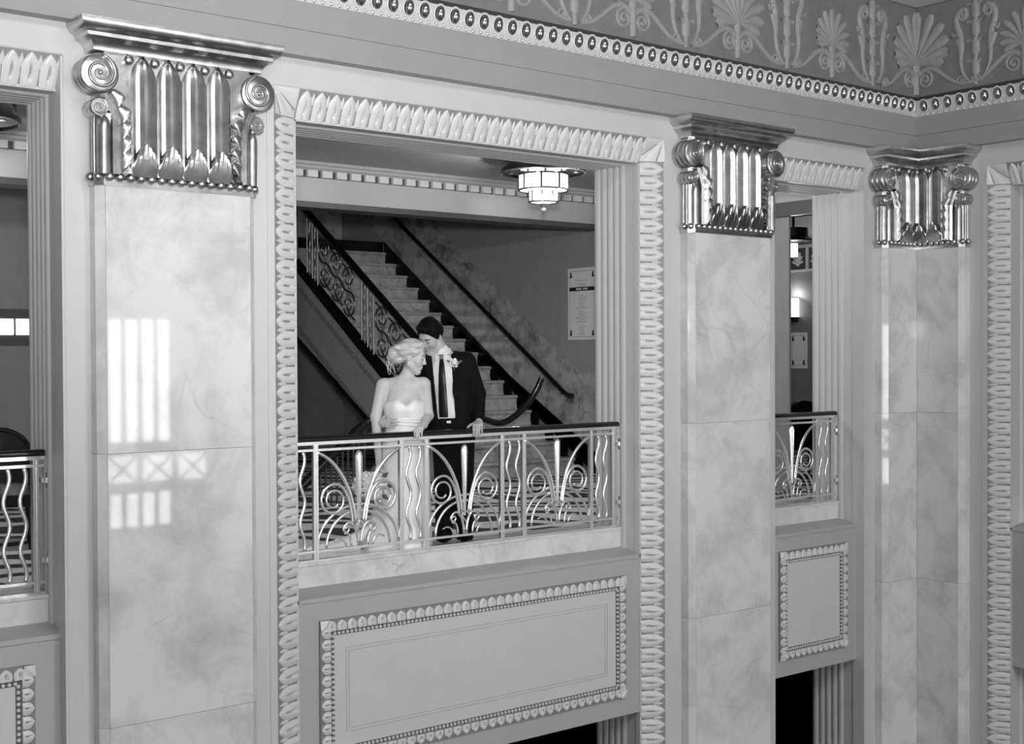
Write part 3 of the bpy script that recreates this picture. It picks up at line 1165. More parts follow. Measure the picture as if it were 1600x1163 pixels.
# beam with dentils, along x
bt = empty(trim_name(), (0, 0, 0), 0, kind='structure')
bt['label'] = 'foyer beam with dentil cornice in front of the staircase'
part('beam', MB().box(FOY_L, XS, YB, YB + 0.30, 3.25, 6.0), BEAMP, bt, smooth=False)
part('soffit_moulding', MB().prism([(YB - 0.012, 3.185), (YB - 0.012, 3.25), (YB + 0.3, 3.25), (YB + 0.3, 3.185)], 'x', FOY_L, XS), DARKG, bt, smooth=False)
part('cornice', MB().prism([(YB, 3.60), (YB - 0.05, 3.63), (YB - 0.06, 3.65), (YB - 0.09, 3.66), (YB - 0.11, 3.70), (YB, 3.70)], 'x', FOY_L, XS), BEAMP, bt, smooth=False)
part('dentil_ground', MB().box(FOY_L, XS, YB - 0.006, YB, 3.52, 3.60), DARKG, bt, smooth=False)
dme = MB().box(-0.064, 0.064, -0.055, 0.0, 3.525, 3.60).mesh('dentil', DENT, False)
for i in range(46):
    link('dentil', dme, bt, loc=(3.25 + 0.19 * i, YB, 0))
# the wall the stairs lean against (x = XS) with a doorway near the hall wall
ws = MB()
ws.box(XS, XS + 0.03, 9.742, 19.8, FLOOR_Z, 6.0)
ws.box(XS, XS + 0.03, DEEP, 9.742, 3.19, 6.0)
structure('wall_stair', ws, FOYW, 'dark painted wall along the staircase')
bt2 = empty(trim_name(), (0, 0, 0), 0, kind='structure')
bt2['label'] = 'foyer beam above the doorway behind the narrow bay'
part('beam', MB().box(XS - 0.06, XS, DEEP, YB, 3.25, ZC), BEAMP, bt2, smooth=False)
part('soffit_moulding', MB().box(XS - 0.075, XS, DEEP, YB, 3.09, 3.25), DARKG, bt2, smooth=False)
structure('wall_far', MB().box(FOY_L, XS, 19.6, 19.8, FLOOR_Z, 6.0), FOYW, 'dark wall at the back of the stair hall')
structure('wall_foyer', MB().box(FOY_L - 0.2, FOY_L, DEEP, 19.8, FLOOR_Z, 6.0), FOYW, 'dark end wall of the foyer')
# ground-floor foyer below: dark
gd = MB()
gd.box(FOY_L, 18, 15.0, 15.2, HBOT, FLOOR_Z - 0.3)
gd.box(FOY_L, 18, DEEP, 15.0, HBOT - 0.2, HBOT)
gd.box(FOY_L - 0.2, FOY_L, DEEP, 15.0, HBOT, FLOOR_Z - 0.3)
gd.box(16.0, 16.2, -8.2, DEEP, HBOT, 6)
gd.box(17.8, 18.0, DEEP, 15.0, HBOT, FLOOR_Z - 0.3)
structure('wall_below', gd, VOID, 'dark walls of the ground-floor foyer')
# room behind the short wall
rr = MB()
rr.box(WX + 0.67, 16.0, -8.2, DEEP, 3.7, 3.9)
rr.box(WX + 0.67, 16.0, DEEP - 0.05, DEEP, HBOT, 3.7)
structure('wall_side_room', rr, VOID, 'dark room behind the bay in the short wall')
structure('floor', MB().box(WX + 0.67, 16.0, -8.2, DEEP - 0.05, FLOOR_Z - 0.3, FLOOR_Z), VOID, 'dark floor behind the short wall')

# ------------------------------------------------------------------ staircase (rises away from the hall, +y)
ST = empty('staircase', (0, 0, FLOOR_Z))
tag(ST, 'marble staircase with pale runner rising behind the couple', 'staircase')
XL, XR = 9.6, XS - 0.02
RISE, TREAD = 0.2055, 0.310
Y0 = 13.30
NST = 17
stm = MB().prism([(-0.025, RISE - 0.035), (-0.025, RISE), (TREAD + 0.02, RISE), (TREAD + 0.02, -0.3), (0.0, -0.3), (0.0, RISE - 0.035)], 'x', XL, XR).mesh('step', BLACKST, False)
rn = MB()
rnp = [(-0.035, RISE + 0.006), (-0.040, RISE - 0.012), (-0.035, RISE - 0.03), (-0.014, RISE - 0.04), (-0.012, 0.03), (-0.03, 0.012), (-0.03, 0.006), (TREAD - 0.02, RISE + 0.006)]
rnp = [(-0.03, 0.004), (-0.02, 0.03), (-0.012, 0.06), (-0.012, RISE - 0.045), (-0.034, RISE - 0.034), (-0.042, RISE - 0.016), (-0.036, RISE + 0.004), (-0.02, RISE + 0.008), (TREAD, RISE + 0.008), (TREAD, RISE - 0.05), (0.02, RISE - 0.05), (0.02, 0.004)]
rnm = rn.prism(rnp, 'x', XL + 0.08, 11.71).mesh('runner_tread', STEPM, False)
for i in range(NST):
    link('step', stm, ST, loc=(0, Y0 + TREAD * i, RISE * i))
    if i < NST - 1:
        link('runner_tread', rnm, ST, loc=(0, Y0 + TREAD * i, RISE * i))
YL = Y0 + TREAD * NST
part('landing', MB().box(XL, XR, YL, 19.6, RISE * NST - 0.3, RISE * NST), BLACKST, ST, smooth=False)
# side string facing the foyer, with two carved bands
SL = RISE / TREAD


def sl(y, off):
    return (y, (y - Y0) * SL + off)


part('string', MB().prism([sl(13.6, 0.40), sl(13.6, -0.28), sl(18.4, -0.66), sl(18.4, 0.40)], 'x', XL - 0.06, XL), STRING, ST, smooth=False)
for o in (0.25, -0.34):
    part('string_band', MB().prism([sl(14.0, o), sl(14.0, o - 0.10), sl(18.4, o - 0.10), sl(18.4, o)], 'x', XL - 0.068, XL - 0.058), STRINGB, ST, smooth=False)
part('string_foot', MB().prism([sl(13.6, -0.27), sl(13.6, -0.36), sl(18.4, -0.74), sl(18.4, -0.65)], 'x', XL - 0.07, XL), BLACKST, ST, smooth=False)
part('soffit', MB().prism([sl(13.6, -0.15), sl(13.6, -0.25), sl(18.4, -0.62), sl(18.4, -0.3)], 'x', XL, XR), VOID, ST, smooth=False)

# wall lining of veined marble beside the stairs
wl = empty('marble_lining', (XS - 0.02, 0, 0))
tag(wl, 'veined marble lining stepping up the stair wall', 'wall panel')
zt = lambda y: 1.258 + (y - 13.367) * 0.668
zb = lambda y: 0.012 + (y - 13.049) * 0.6573
ybr = [12.0, 13.367, 14.55, 15.7, 16.85, 18.0, 19.55]
for a, b in zip(ybr[:-1], ybr[1:]):
    if a < 13:
        poly = [(a, FLOOR_Z + 0.002), (12.9, FLOOR_Z + 0.002), (13.049, 0.012), (b, zb(b)), (b, 1.258), (a, 1.258)]
    else:
        poly = [(a, zb(a)), (b, zb(b)), (b, zt(b)), (a, zt(a))]
    poly = [(p[0] + (0.001 if p[0] == a else 0), p[1]) for p in poly]
    part('marble_slab', MB().prism(poly, 'x', -0.015, 0.02), MARB3, wl, smooth=False)
part('skirting', MB().prism([(12.5, FLOOR_Z + 0.002), (12.95, FLOOR_Z + 0.002), (13.06, 0.015), (18.2, zb(18.2)), (18.2, zb(18.2) - 0.35), (13.06, -0.09)], 'x', -0.02, 0.01), BLACKST, wl, smooth=False)
part('landing_lining', MB().box(-2.2, 0.0, 19.56, 19.6, 3.41, 5.4), MARB3, wl, smooth=False)
part('landing_skirting', MB().box(-2.2, 0.0, 19.55, 19.6, 3.3, 3.45), BLACKST, wl, smooth=False)

# wall handrail
wh = empty('stair_handrail', (XS - 0.10, 0, 0))
tag(wh, 'dark wall handrail climbing the marble stair wall', 'handrail')
hr = [(0, 13.42, 0.945), (0, 13.50, 0.945), (0, 13.60, 0.99)] + [(0, 13.72 + 0.5 * i, 1.07 + 0.5 * i * 0.657) for i in range(10)]
part('rail', MB().tube(hr, 0.036, 10, up=(1, 0, 0)), BLACK, wh)
for y in (13.7, 14.95, 16.2, 17.4):
    z = 1.055 + (y - 13.7) * 0.657
    part('bracket', MB().tube([(0.0, y, z - 0.02), (0.0, y, z - 0.09), (0.085, y, z - 0.11)], 0.013, 6).lathe([(0.0, 0.062), (0.035, 0.062), (0.03, 0.075)], (0, y, z - 0.11), 10, 'x'), RAILM, wh)

# iron balustrade of the stairs
IB = empty('stair_balustrade', (0, 0, 0))
tag(IB, 'scrolled iron stair balustrade with black handrail behind the bride', 'balustrade')
XI = XL - 0.02
bz = lambda y: 1.499 + (y - 14.937) * 0.68          # top of the base rail
hz = lambda y: 1.755 + (y - 13.993) * 0.676         # handrail centre
part('handrail', MB().tube(smooth_path([(XI, 18.4, hz(18.4)), (XI, 16, hz(16)), (XI, 14.0, hz(14.0)), (XI, 13.55, hz(13.55)), (XI - 0.04, 13.2, 1.20), (XI - 0.2, 12.85, 1.03), (XI - 0.55, 12.55, 0.95), (8.5, 12.25, 0.89), (7.95, 12.05, 0.84), (7.62, 12.0, 0.785), (7.48, 12.0, 0.707), (7.32, 12.0, 0.576), (7.12, 12.0, 0.429), (6.92, 12.0, 0.257), (6.75, 12.0, 0.113), (6.62, 12.0, 0.0)]), 0.052, 10), BLACK, IB)
part('curved_rail_end', MB().tube(smooth_path([(9.35, 12.72, 0.98), (9.5, 12.62, 0.80), (9.731, 12.6, 0.70), (9.93, 12.6, 0.672), (10.133, 12.6, 0.752), (10.339, 12.6, 0.906), (10.476, 12.6, 1.063), (10.56, 12.6, 1.207)]), 0.04, 10), BLACK, IB)
part('base_rail', MB().prism([(13.4, bz(13.4) - 0.14), (18.4, bz(18.4) - 0.14), (18.4, bz(18.4)), (13.4, bz(13.4))], 'x', XI - 0.05, XI + 0.05), BLACKST, IB, smooth=False)
ribs = MB()


def iron_bars(y0, n, pitch=0.075, wavy=True):
    for k in range(n):
        y = y0 + k * pitch
        z0, z1 = bz(y), hz(y) - 0.05
        if wavy and k in (1, 3):
            path = [(XI, y + 0.012 * math.sin(6.28 * 3 * i / 24), z0 + (z1 - z0) * i / 24) for i in range(25)]
        else:
            path = [(XI, y, z0), (XI, y, z1)]
        part('bar', MB().tube(path, 0.013, 6, up=(1, 0, 0)), IRON, IB)


def iron_scrolls(y0, y1):
    n = 3
    for k in range(n):
        yc = y0 + (y1 - y0) * (k + 0.5) / n
        zc = (bz(yc) + hz(yc)) / 2
        h = hz(yc) - bz(yc)
        m = MB()
        for s in (1, -1):
            cy, cz = yc, zc + s * h * 0.22
            P = [(XI, cy + q[0], cz + s * q[2]) for q in spiral(0, 0, 0.20, 0.02, -math.pi / 2, 2.0 * s, 40, 0, 0.8)]
            m.tube(P, [0.015 - 0.006 * i / 40 for i in range(41)], 6, up=(1, 0, 0))
        P = bez((XI, yc - 0.16, zc - h * 0.45), (XI, yc + 0.35, zc - h * 0.15), (XI, yc - 0.35, zc + h * 0.15), (XI, yc + 0.16, zc + h * 0.45), 16)
        m.tube(P, 0.014, 6, up=(1, 0, 0))
        part('iron_scroll', m, IRON, IB)


iron_bars(17.05, 5)
iron_bars(16.45, 5)
iron_scrolls(15.45, 16.42)
iron_bars(14.97, 5)
iron_scrolls(13.95, 14.92)
# flared foot of the balustrade
for k in range(9):
    t = k / 8
    x = 7.55 - 0.55 * t
    z1 = 0.74 - 0.47 * t
    if z1 > 0.1:
        part('bar', MB().tube([(x, 12.0, FLOOR_Z), (x, 12.0, z1)], 0.014, 6), IRON, IB)
m = MB()
for (cx, cz) in ((7.85, 0.5), (8.15, 0.5)):
    m.tube(spiral(cx, cz, 0.17, 0.02, -1.5, 2.0, 40, 12.04), 0.014, 6)
    m.tube(spiral(cx, cz - 0.36, 0.17, 0.02, 1.5, -2.0, 40, 12.04), 0.014, 6)
part('iron_scroll', m, IRON, IB)

# ------------------------------------------------------------------ foyer ceiling lamps
def ceiling_lamp(loc, label, on=True):
    r = empty('ceiling_lamp', loc)
    tag(r, label, 'lamp', 'drum ceiling lamps of the foyer')
    # z=0 is the underside of the black pan
    part('pan', MB().lathe([(0, 0.19), (0.43, 0.19), (0.43, 0.06), (0.47, 0.05), (0.47, 0.015), (0.455, 0.0), (0.445, 0.012), (0, 0.012)], n=40), BLACK, r)
    part('pan_rim', MB().lathe([(0.452, -0.002), (0.462, -0.006), (0.470, 0.002), (0.470, 0.012)], n=40), mat('bronze', 0.10, 0.4, metal=0.7), r)
    def drum(R, z0, z1, n, fr):
        for k in range(n):
            a0, a1 = 2 * math.pi * k / n, 2 * math.pi * (k + 1) / n
            m = MB()
            rows = []
            for z in (z0, z1):
                rows.append([(R * math.cos(a0 + (a1 - a0) * j / 4), R * math.sin(a0 + (a1 - a0) * j / 4), z) for j in range(5)])
            m.grid(rows)
            part('glass_panel', m, GLASSL, r)
            part('glass_bar', MB().tube([(R * 1.01 * math.cos(a0), R * 1.01 * math.sin(a0), z0), (R * 1.01 * math.cos(a0), R * 1.01 * math.sin(a0), z1)], 0.013, 6), BLACK, r)
        for z in (z0, z1):
            part('ring', MB().tube([(R * 1.01 * math.cos(2 * math.pi * j / 32), R * 1.01 * math.sin(2 * math.pi * j / 32), z) for j in range(32)], 0.011, 6, up=(0, 0, 1), closed=True), BLACK, r)
    drum(0.268, -0.185, -0.02, 8, 0)
    part('glass_bottom', MB().lathe([(0.268, -0.185), (0.155, -0.200)], n=32), GLASSL, r)
    drum(0.155, -0.315, -0.195, 8, 0)
    part('glass_bottom', MB().lathe([(0.155, -0.315), (0.03, -0.335), (0, -0.335)], n=32), GLASSL, r)
    part('finial', MB().lathe([(0.0, -0.335), (0.038, -0.335), (0.030, -0.355), (0.042, -0.362), (0.020, -0.372), (0.030, -0.385), (0.034, -0.405), (0.020, -0.43), (0, -0.445)], n=16), mat('bronze', 0.10, 0.4, metal=0.7), r)
    for k in range(4):
        a = math.pi / 4 + k * math.pi / 2
        part('star_boss', MB().ball((0.36 * math.cos(a), 0.36 * math.sin(a), 0.005), (0.035, 0.035, 0.012), 8, 6), mat('bronze', 0.10, 0.4, metal=0.7), r)
    for gx, gy in ((-0.36, -0.20), (0.10, -0.40)):
        lo = lamp('lamp_glow', 'POINT', (gx, gy, -0.26), 42, 0.04)
        lo.parent = r
    return r


ceiling_lamp((9.223, 10.957, 3.50), 'lit two-tier drum lamp on the foyer ceiling above the couple')
ceiling_lamp((3.28, 11.52, 3.50), 'drum lamp glimpsed through the narrow bay at far left')

# ------------------------------------------------------------------ posters
def poster(mw, w, h, label, text=True):
    r = empty('poster')
    r.matrix_basis = mw
    tag(r, label, 'poster', 'framed notice posters')
    part('sheet', MB().box(-w / 2, w / 2, -0.012, 0.0, -h / 2, h / 2), PAPER, r, smooth=False)
    b = MB()
    iw, ih = w / 2 - 0.035, h / 2 - 0.035
    for (a0, a1, c0, c1) in ((-iw, iw, ih - 0.012, ih - 0.004), (-iw, iw, -ih + 0.004, -ih + 0.012), (-iw, -iw + 0.006, -ih, ih), (iw - 0.006, iw, -ih, ih)):
        b.box(a0, a1, -0.0135, -0.011, c0, c1)
    part('border', b, INKG, r, smooth=False)
    for sx in (-1, 1):
        for sz in (-1, 1):
            ck = MB()
            cx, cz = sx * (iw - 0.03), sz * (ih - 0.06)
            ck.prism([(cx - 0.024, cz - 0.036), (cx + 0.024, cz - 0.036), (cx + 0.014, cz), (cx + 0.012, cz + 0.036), (cx - 0.012, cz + 0.036), (cx - 0.014, cz)], 'y', -0.014, -0.011)
            part('corner_mark', ck, INK, r, smooth=False)
    if text:
        part('title_bar', MB().box(-iw, iw, -0.0145, -0.011, h * 0.18, h * 0.18 + 0.052), INK, r, smooth=False)
        rnd = random.Random(3)
        tl = MB()
        x = -0.115
        while x < 0.12:
            if not -0.012 < x < 0.012:
                tl.box(x, x + 0.017, -0.016, -0.0146, h * 0.18 + 0.013, h * 0.18 + 0.039)
            x += 0.024
        part('title_lettering', tl, PAPER, r, smooth=False)
        ln = MB()
        z = h * 0.32
        widths = [0.26, 0, 0.16, 0.13, None, 0.10, 0.17, 0.16, 0.13, 0.12, 0.12, 0.26, 0, 0.12, 0.17, 0.12, 0.26, 0.14, 0.22, 0, 0.12, 0.12, 0.1, 0.08, 0.14]
        for wd_ in widths:
            if wd_ is None:
                z -= 0.10
                continue
            if wd_:
                x = -wd_ / 2
                while x < wd_ / 2:
                    g = rnd.uniform(0.012, 0.035)
                    ln.box(x, min(x + g, wd_ / 2), -0.0135, -0.011, z, z + 0.010)
                    x += g + 0.008
            z -= 0.0275
        part('small_lettering', ln, INKG, r, smooth=False, kind='stuff')
    return r


MX = lambda p: Matrix.Translation(p) @ Matrix.Rotation(RROT, 4, 'Z')
poster(MX((XS - 0.005, 13.31, 2.205)), 0.58, 0.985, 'printed notice poster on the dark wall beside the stairs')
# ================================================================== balcony railings
RB0, RB1 = 0.050, 0.792        # lower and upper inner rails
def _spear():
    m = MB()
    zs = [0.20, 0.30, 0.45, 0.60, 0.70, 0.735, 0.76, 0.775, 0.782]
    ws = [0.012, 0.016, 0.023, 0.030, 0.034, 0.034, 0.029, 0.018, 0.003]
    rows = []
    for z, w in zip(zs, ws):
        rows.append([(w * math.cos(a), 0.55 * w * math.sin(a) - (0.006 if abs(math.sin(a) + 1) < 0.01 else 0), z) for a in [2 * math.pi * i / 8 for i in range(9)]])
    return m.grid(rows).mesh('spear', RAILM, True, 40)


def flatbar(m, path, r):
    m.tube(path, r, 8, flat=0.8, up=(0, 1, 0))


def _arc(s):
    m = MB()
    P = bez((s * 0.030, 0, 0.21), (s * 0.06, 0, 0.50), (s * 0.19, 0, 0.72), (s * 0.375, 0, 0.785), 18)
    flatbar(m, P, [0.016 - 0.004 * abs(i - 9) / 9 for i in range(19)])
    return m.mesh('long_leaf', RAILM, True, 180)


def _scroll(s):
    m = MB()
    P = bez((s * 0.055, 0, 0.20), (s * 0.075, 0, 0.42), (s * 0.13, 0, 0.535), (s * 0.215, 0, 0.535), 14)
    Q = [(s * (0.225 + q[0]), 0, 0.412 + q[2]) for q in spiral(0, 0, 0.123, 0.048, math.pi / 2, -1.65, 44, 0, 0.85)]
    Q = [(s * abs(q[0]) if False else q[0], q[1], q[2]) for q in Q]
    pts = P[:-1] + Q
    flatbar(m, pts, [0.0125 - 0.004 * i / (len(pts) - 1) for i in range(len(pts))])
    return m.mesh('scroll', RAILM, True, 180)


def _hoop(rx, rz):
    m = MB()
    P = [(rx * math.cos(a), 0.0, RB0 + rz * math.sin(a)) for a in [math.pi * i / 28 for i in range(29)]]
    flatbar(m, P, 0.0115)
    return m.mesh('hoop', RAILM, True, 180)


def _foot(s):
    m = MB()
    P = bez((s * 0.012, 0, RB0), (s * 0.015, 0, 0.22), (s * 0.09, 0, 0.27), (s * 0.135, 0, 0.205), 12)
    P += [(s * (0.115 + q[0]), 0, 0.185 + q[2]) for q in spiral(0, 0, 0.03, 0.012, 0.6, -1.1, 14)]
    flatbar(m, P, [0.012 - 0.005 * i / (len(P) - 1) for i in range(len(P))])
    P = bez((s * 0.075, 0, RB0), (s * 0.07, 0, 0.13), (s * 0.10, 0, 0.165), (s * 0.135, 0, 0.150), 10)
    flatbar(m, P, [0.010 - 0.004 * i / 10 for i in range(11)])
    P = bez((s * 0.115, 0, RB0), (s * 0.13, 0, 0.12), (s * 0.18, 0, 0.135), (s * 0.225, 0, 0.105), 10)
    flatbar(m, P, [0.009 - 0.004 * i / 10 for i in range(11)])
    return m.mesh('foot_scroll', RAILM, True, 180)


def _lozenge():
    m = MB()
    P = [(0, 0, 0.15), (0.035, 0, 0.205), (0, 0, 0.245), (-0.035, 0, 0.205)]
    m.tube(P, 0.0085, 6, closed=True)
    return m.mesh('lozenge', RAILM, True, 60)


def _wave():
    m = MB()
    P = [(0.020 * math.sin(2 * math.pi * (i / 40) * 2.35 + 0.6), 0, RB0 + (RB1 - RB0) * i / 40) for i in range(41)]
    m.tube(P, 0.0145, 8, flat=0.6)
    return m.mesh('wave_bar', RAILM, True, 180)


SPEAR, LOZ, WAVE = _spear(), _lozenge(), _wave()
ARC = {s: _arc(s) for s in (-1, 1)}
SCR = {s: _scroll(s) for s in (-1, 1)}
FOOT = {s: _foot(s) for s in (-1, 1)}
HOOP1, HOOP2 = _hoop(0.365, 0.318), _hoop(0.285, 0.272)
def _post():
    m = MB()
    for x in (-0.012, 0.012):
        m.box(x - 0.0085, x + 0.0085, -0.014, 0.014, -0.03, RB1 + 0.06)
    m.box(-0.006, 0.006, -0.008, 0.010, -0.03, RB1 + 0.06)
    return m.mesh('post', RAILM, False)
POST = _post()


def fan(root, x):
    link('spear', SPEAR, root, loc=(x, 0, 0))
    for s in (-1, 1):
        link('long_leaf', ARC[s], root, loc=(x, -0.006, 0))
        link('scroll', SCR[s], root, loc=(x, 0.0, 0))
        link('foot_scroll', FOOT[s], root, loc=(x, -0.004, 0))
    link('hoop', HOOP1, root, loc=(x, 0.012, 0))
    link('hoop', HOOP2, root, loc=(x, 0.012, 0))
    link('lozenge', LOZ, root, loc=(x, -0.01, 0))


def railing(x0, x1, fans, waves, posts, label):
    root = empty('balcony_railing', (0, 8.53, 0))
    tag(root, label, 'railing', 'scrolled metal balcony railings')
    a, b = x0 + 0.012, x1 - 0.02
    hm = MB()
    prof = [(-0.032, 0.872), (-0.026, 0.865), (0.026, 0.865), (0.032, 0.872), (0.032, 0.888), (0.022, 0.903), (0.0, 0.908), (-0.022, 0.903), (-0.032, 0.888)]
    hm.prism(prof, 'x', a, b)
    part('handrail', hm, BLACK, root, angle=80)
    part('handrail_strip', MB().box(a, b, -0.022, 0.022, 0.840, 0.865), RAILM, root, smooth=False)
    part('upper_rail', MB().box(a, b, -0.013, 0.013, RB1, RB1 + 0.018), RAILM, root, smooth=False)
    part('lower_rail', MB().box(a, b, -0.013, 0.013, RB0 - 0.018, RB0), RAILM, root, smooth=False)
    part('foot_rail', MB().box(a, b, -0.020, 0.020, -0.036, -0.018), RAILM, root, smooth=False)
    for x in posts:
        link('post', POST, root, loc=(x, 0, 0))
    for i, x in enumerate(waves):
        link('wave_bar', WAVE, root, loc=(x, 0, 0))
    for x in fans:
        fan(root, x)
    # wall brackets at the right-hand jamb
    for z in (0.18, 0.70):
        for s, xx in ((1, x1), (-1, x0)):
            part('bracket', MB().box(xx - s * 0.045 if s > 0 else xx, xx if s > 0 else xx + 0.045, -0.018, 0.018, z - 0.012, z + 0.022).box(xx - 0.010 if s > 0 else xx, xx if s > 0 else xx + 0.010, -0.03, 0.03, z - 0.045, z + 0.055), RAILM, root, smooth=False)
    return root


railing(C0, C1, [5.318, 6.327, 7.324], [4.715, 4.825, 5.777, 5.871, 6.784, 6.884, 7.793, 7.885],
        [4.934, 5.705, 5.942, 6.709, 6.946, 7.711, 7.975], 'scrolled metal balcony railing the couple leans on')
w3 = (B30 + B31) / 2
railing(B30, B31, [w3], [w3 - 0.455, w3 - 0.56, w3 + 0.455, w3 + 0.56], [w3 - 0.385, w3 + 0.385, w3 - 0.64, w3 + 0.64], 'scrolled metal balcony railing between the two far pilasters')
w1 = (B10 + B11) / 2
railing(B10, B11, [w1], [w1 - 0.455, w1 - 0.56, w1 + 0.455, w1 + 0.56], [w1 - 0.385, w1 + 0.385, w1 - 0.64, w1 + 0.64], 'scrolled metal balcony railing at the left edge of the picture')

# ------------------------------------------------------------------ room seen through the narrow bay at right
XF = 16.5
structure('wall_far', MB().box(XF, XF + 0.2, DEEP, 19.0, FLOOR_Z, 5.0), mat('far_room_paint', 0.22, 0.55), 'far wall of the next room with a wall lamp')
structure('ceiling', MB().box(XS + 0.03, XF, DEEP, 19.0, 3.95, 4.1), FOYC, 'ceiling of the next room')
fb = empty(trim_name(), (XF, 13.29, 3.01), RROT, kind='structure')
fb['label'] = 'shell frieze band on the far wall of the next room'
part('band', MB().box(-2.5, 2.5, -0.03, 0.0, -0.17, 0.17), DARKG, fb, smooth=False)
for k in range(-3, 4):
    m = MB()
    for j in range(7):
        a = math.pi * (0.08 + 0.84 * j / 6)
        m.tube([(0, -0.05, -0.09), (0.06 * math.cos(a), -0.06, -0.09 + 0.10 * math.sin(a)), (0.10 * math.cos(a), -0.05, -0.09 + 0.20 * math.sin(a))], [0.008, 0.017, 0.02], 6)
    m.ball((0, -0.05, -0.09), 0.03, 8, 6)
    part('shell', m, DENT, fb, loc=(0.36 * k, 0, 0))
    part('upright', MB().box(-0.02, 0.02, -0.06, 0.0, -0.17, 0.17), DENT, fb, smooth=False, loc=(0.36 * k + 0.18, 0, 0))
part('ledge', MB().box(-2.5, 2.5, -0.08, 0.0, -0.20, -0.17).box(-2.5, 2.5, -0.10, 0.0, 0.17, 0.22), DENT, fb, smooth=False)
lc = empty(trim_name(), (XF, 13.33, 3.54), RROT, kind='structure')
lc['label'] = 'leaf cornice near the ceiling of the next room'
part('cornice', MB().prism([(-0.02, -0.22), (-0.30, -0.10), (-0.32, 0.10), (0.0, 0.10), (0.0, -0.22)], 'x', -2.5, 2.5), DENT, lc, smooth=False)
sc_ = empty('wall_lamp', (XF, 13.36, 2.24), RROT)
tag(sc_, 'lit wall lamp seen through the narrow bay at right', 'lamp')
part('shade', MB().tube([(0, -0.10, -0.15), (0, -0.10, 0.15)], 0.105, 14), GLASSL, sc_)
for z0_ in (0.15, -0.162):
    part('cap', MB().tube([(0, -0.10, z0_), (0, -0.10, z0_ + 0.012)], 0.115, 14), BLACK, sc_)
for x_ in (-0.05, 0.05):
    part('bar', MB().tube([(x_, -0.205, -0.15), (x_, -0.205, 0.15)], 0.007, 5), BLACK, sc_)
part('bracket', MB().box(-0.04, 0.04, -0.10, 0.0, -0.23, -0.162), BLACK, sc_, smooth=False)
lo = lamp('lamp_glow', 'POINT', (0, -0.14, 0.22), 3.2, 0.04)
lo.parent = sc_
poster(MX((XF - 0.005, 13.31, 1.56)), 0.345, 0.57, 'small notice poster below the wall lamp', text=False)
r = empty('ceiling_lamp', (14.2, 11.55, 2.93))
tag(r, 'lit cylinder lamp hanging in the next room', 'lamp')
part('shade', MB().tube([(0, 0, -0.09), (0, 0, 0.09)], 0.06, 14), GLASSL, r)
part('pan', MB().lathe([(0, 0.11), (0.06, 0.11), (0.26, 0.12), (0.27, 0.14), (0.2, 0.18), (0.2, 0.30), (0, 0.30)], n=24), BLACK, r)
part('stem', MB().tube([(0, 0, 0.28), (0, 0, 1.02)], 0.02, 8), BLACK, r)
lo = lamp('lamp_glow', 'POINT', (0, 0, -0.2), 40, 0.04)
lo.parent = r


def armchair(loc, rz, label, s=1.0):
    r = empty('armchair', loc, rz)
    tag(r, label, 'chair', 'dark foyer chairs')
    bk = MB()
    rows = []
    for i in range(13):
        a = math.pi * i / 12
        x, z = 0.28 * math.cos(a), 0.62 + 0.36 * math.sin(a) ** 0.7
        rows.append([(x, 0.24 + 0.05 * j, z if j else z - 0.015) for j in range(2)])
    pl = [(0.28 * math.cos(math.pi * i / 12), 0.62 + 0.36 * math.sin(math.pi * i / 12) ** 0.7) for i in range(13)] + [(-0.27, 0.42), (0.27, 0.42)]
    bk.prism(pl, 'y', 0.22, 0.30)
    part('backrest', bk, BLACK, r, smooth=False)
    part('back_frame', MB().tube([(p[0] * 1.02, 0.24, p[1]) for p in pl[:13]], 0.026, 8), BLACK, r)
    part('seat', MB().prism([(-0.28, 0.36), (0.28, 0.36), (0.29, 0.42), (0.26, 0.46), (-0.26, 0.46), (-0.29, 0.42)], 'y', -0.26, 0.26), BLACK, r, smooth=False)
    for sx in (-1, 1):
        part('leg', MB().tube([(sx * 0.24, -0.22, 0.36), (sx * 0.25, -0.24, 0.0)], [0.024, 0.014], 8), BLACK, r)
        part('leg', MB().tube([(sx * 0.24, 0.22, 0.36), (sx * 0.25, 0.28, 0.0)], [0.024, 0.014], 8), BLACK, r)
        part('arm', MB().tube([(sx * 0.29, -0.2, 0.40), (sx * 0.31, -0.22, 0.62), (sx * 0.31, 0.0, 0.64), (sx * 0.29, 0.22, 0.68)], 0.022, 8), BLACK, r)


armchair((13.6, 11.0, FLOOR_Z), 2.6, 'dark armchair behind the railing between the far pilasters')
armchair((3.47, 11.3, FLOOR_Z), -0.3, 'round-backed black chair behind the railing at far left')
# lit panels on the far foyer wall, seen through the left bay
lp = empty('window_3', (0, 16.0, 1.87), kind='structure')
lp['label'] = 'band of small lit panes deep in the foyer at far left'
part('band', MB().box(3.2, 6.6, 0.0, 0.1, -0.22, 0.22), DARKG, lp, smooth=False)
part('wall', MB().box(3.2, 6.6, 0.02, 0.12, -2.0, 4.0), FOYW, lp, smooth=False)
for k in range(9):
    part('pane', MB().box(4.60 + 0.213 * k - 0.09, 4.60 + 0.213 * k + 0.09, -0.01, 0.0, -0.09, 0.10), mat('pane_lit', 0.8, 0.4, emit=3.0), lp, smooth=False)
# ================================================================== people: smooth implicit surfaces meshed with surface nets
def A3(p):
    return np.array(p, dtype=np.float64)


def cone(p, r, q, s, k=0.02, op='+'):
    return ('cone', A3(p), float(r), A3(q), float(s), k, op)


def ell(c, r, R=None, k=0.02, op='+'):
    return ('ell', A3(c), A3(r if hasattr(r, '__len__') else (r, r, r)), None if R is None else np.array(R, dtype=np.float64), k, op)


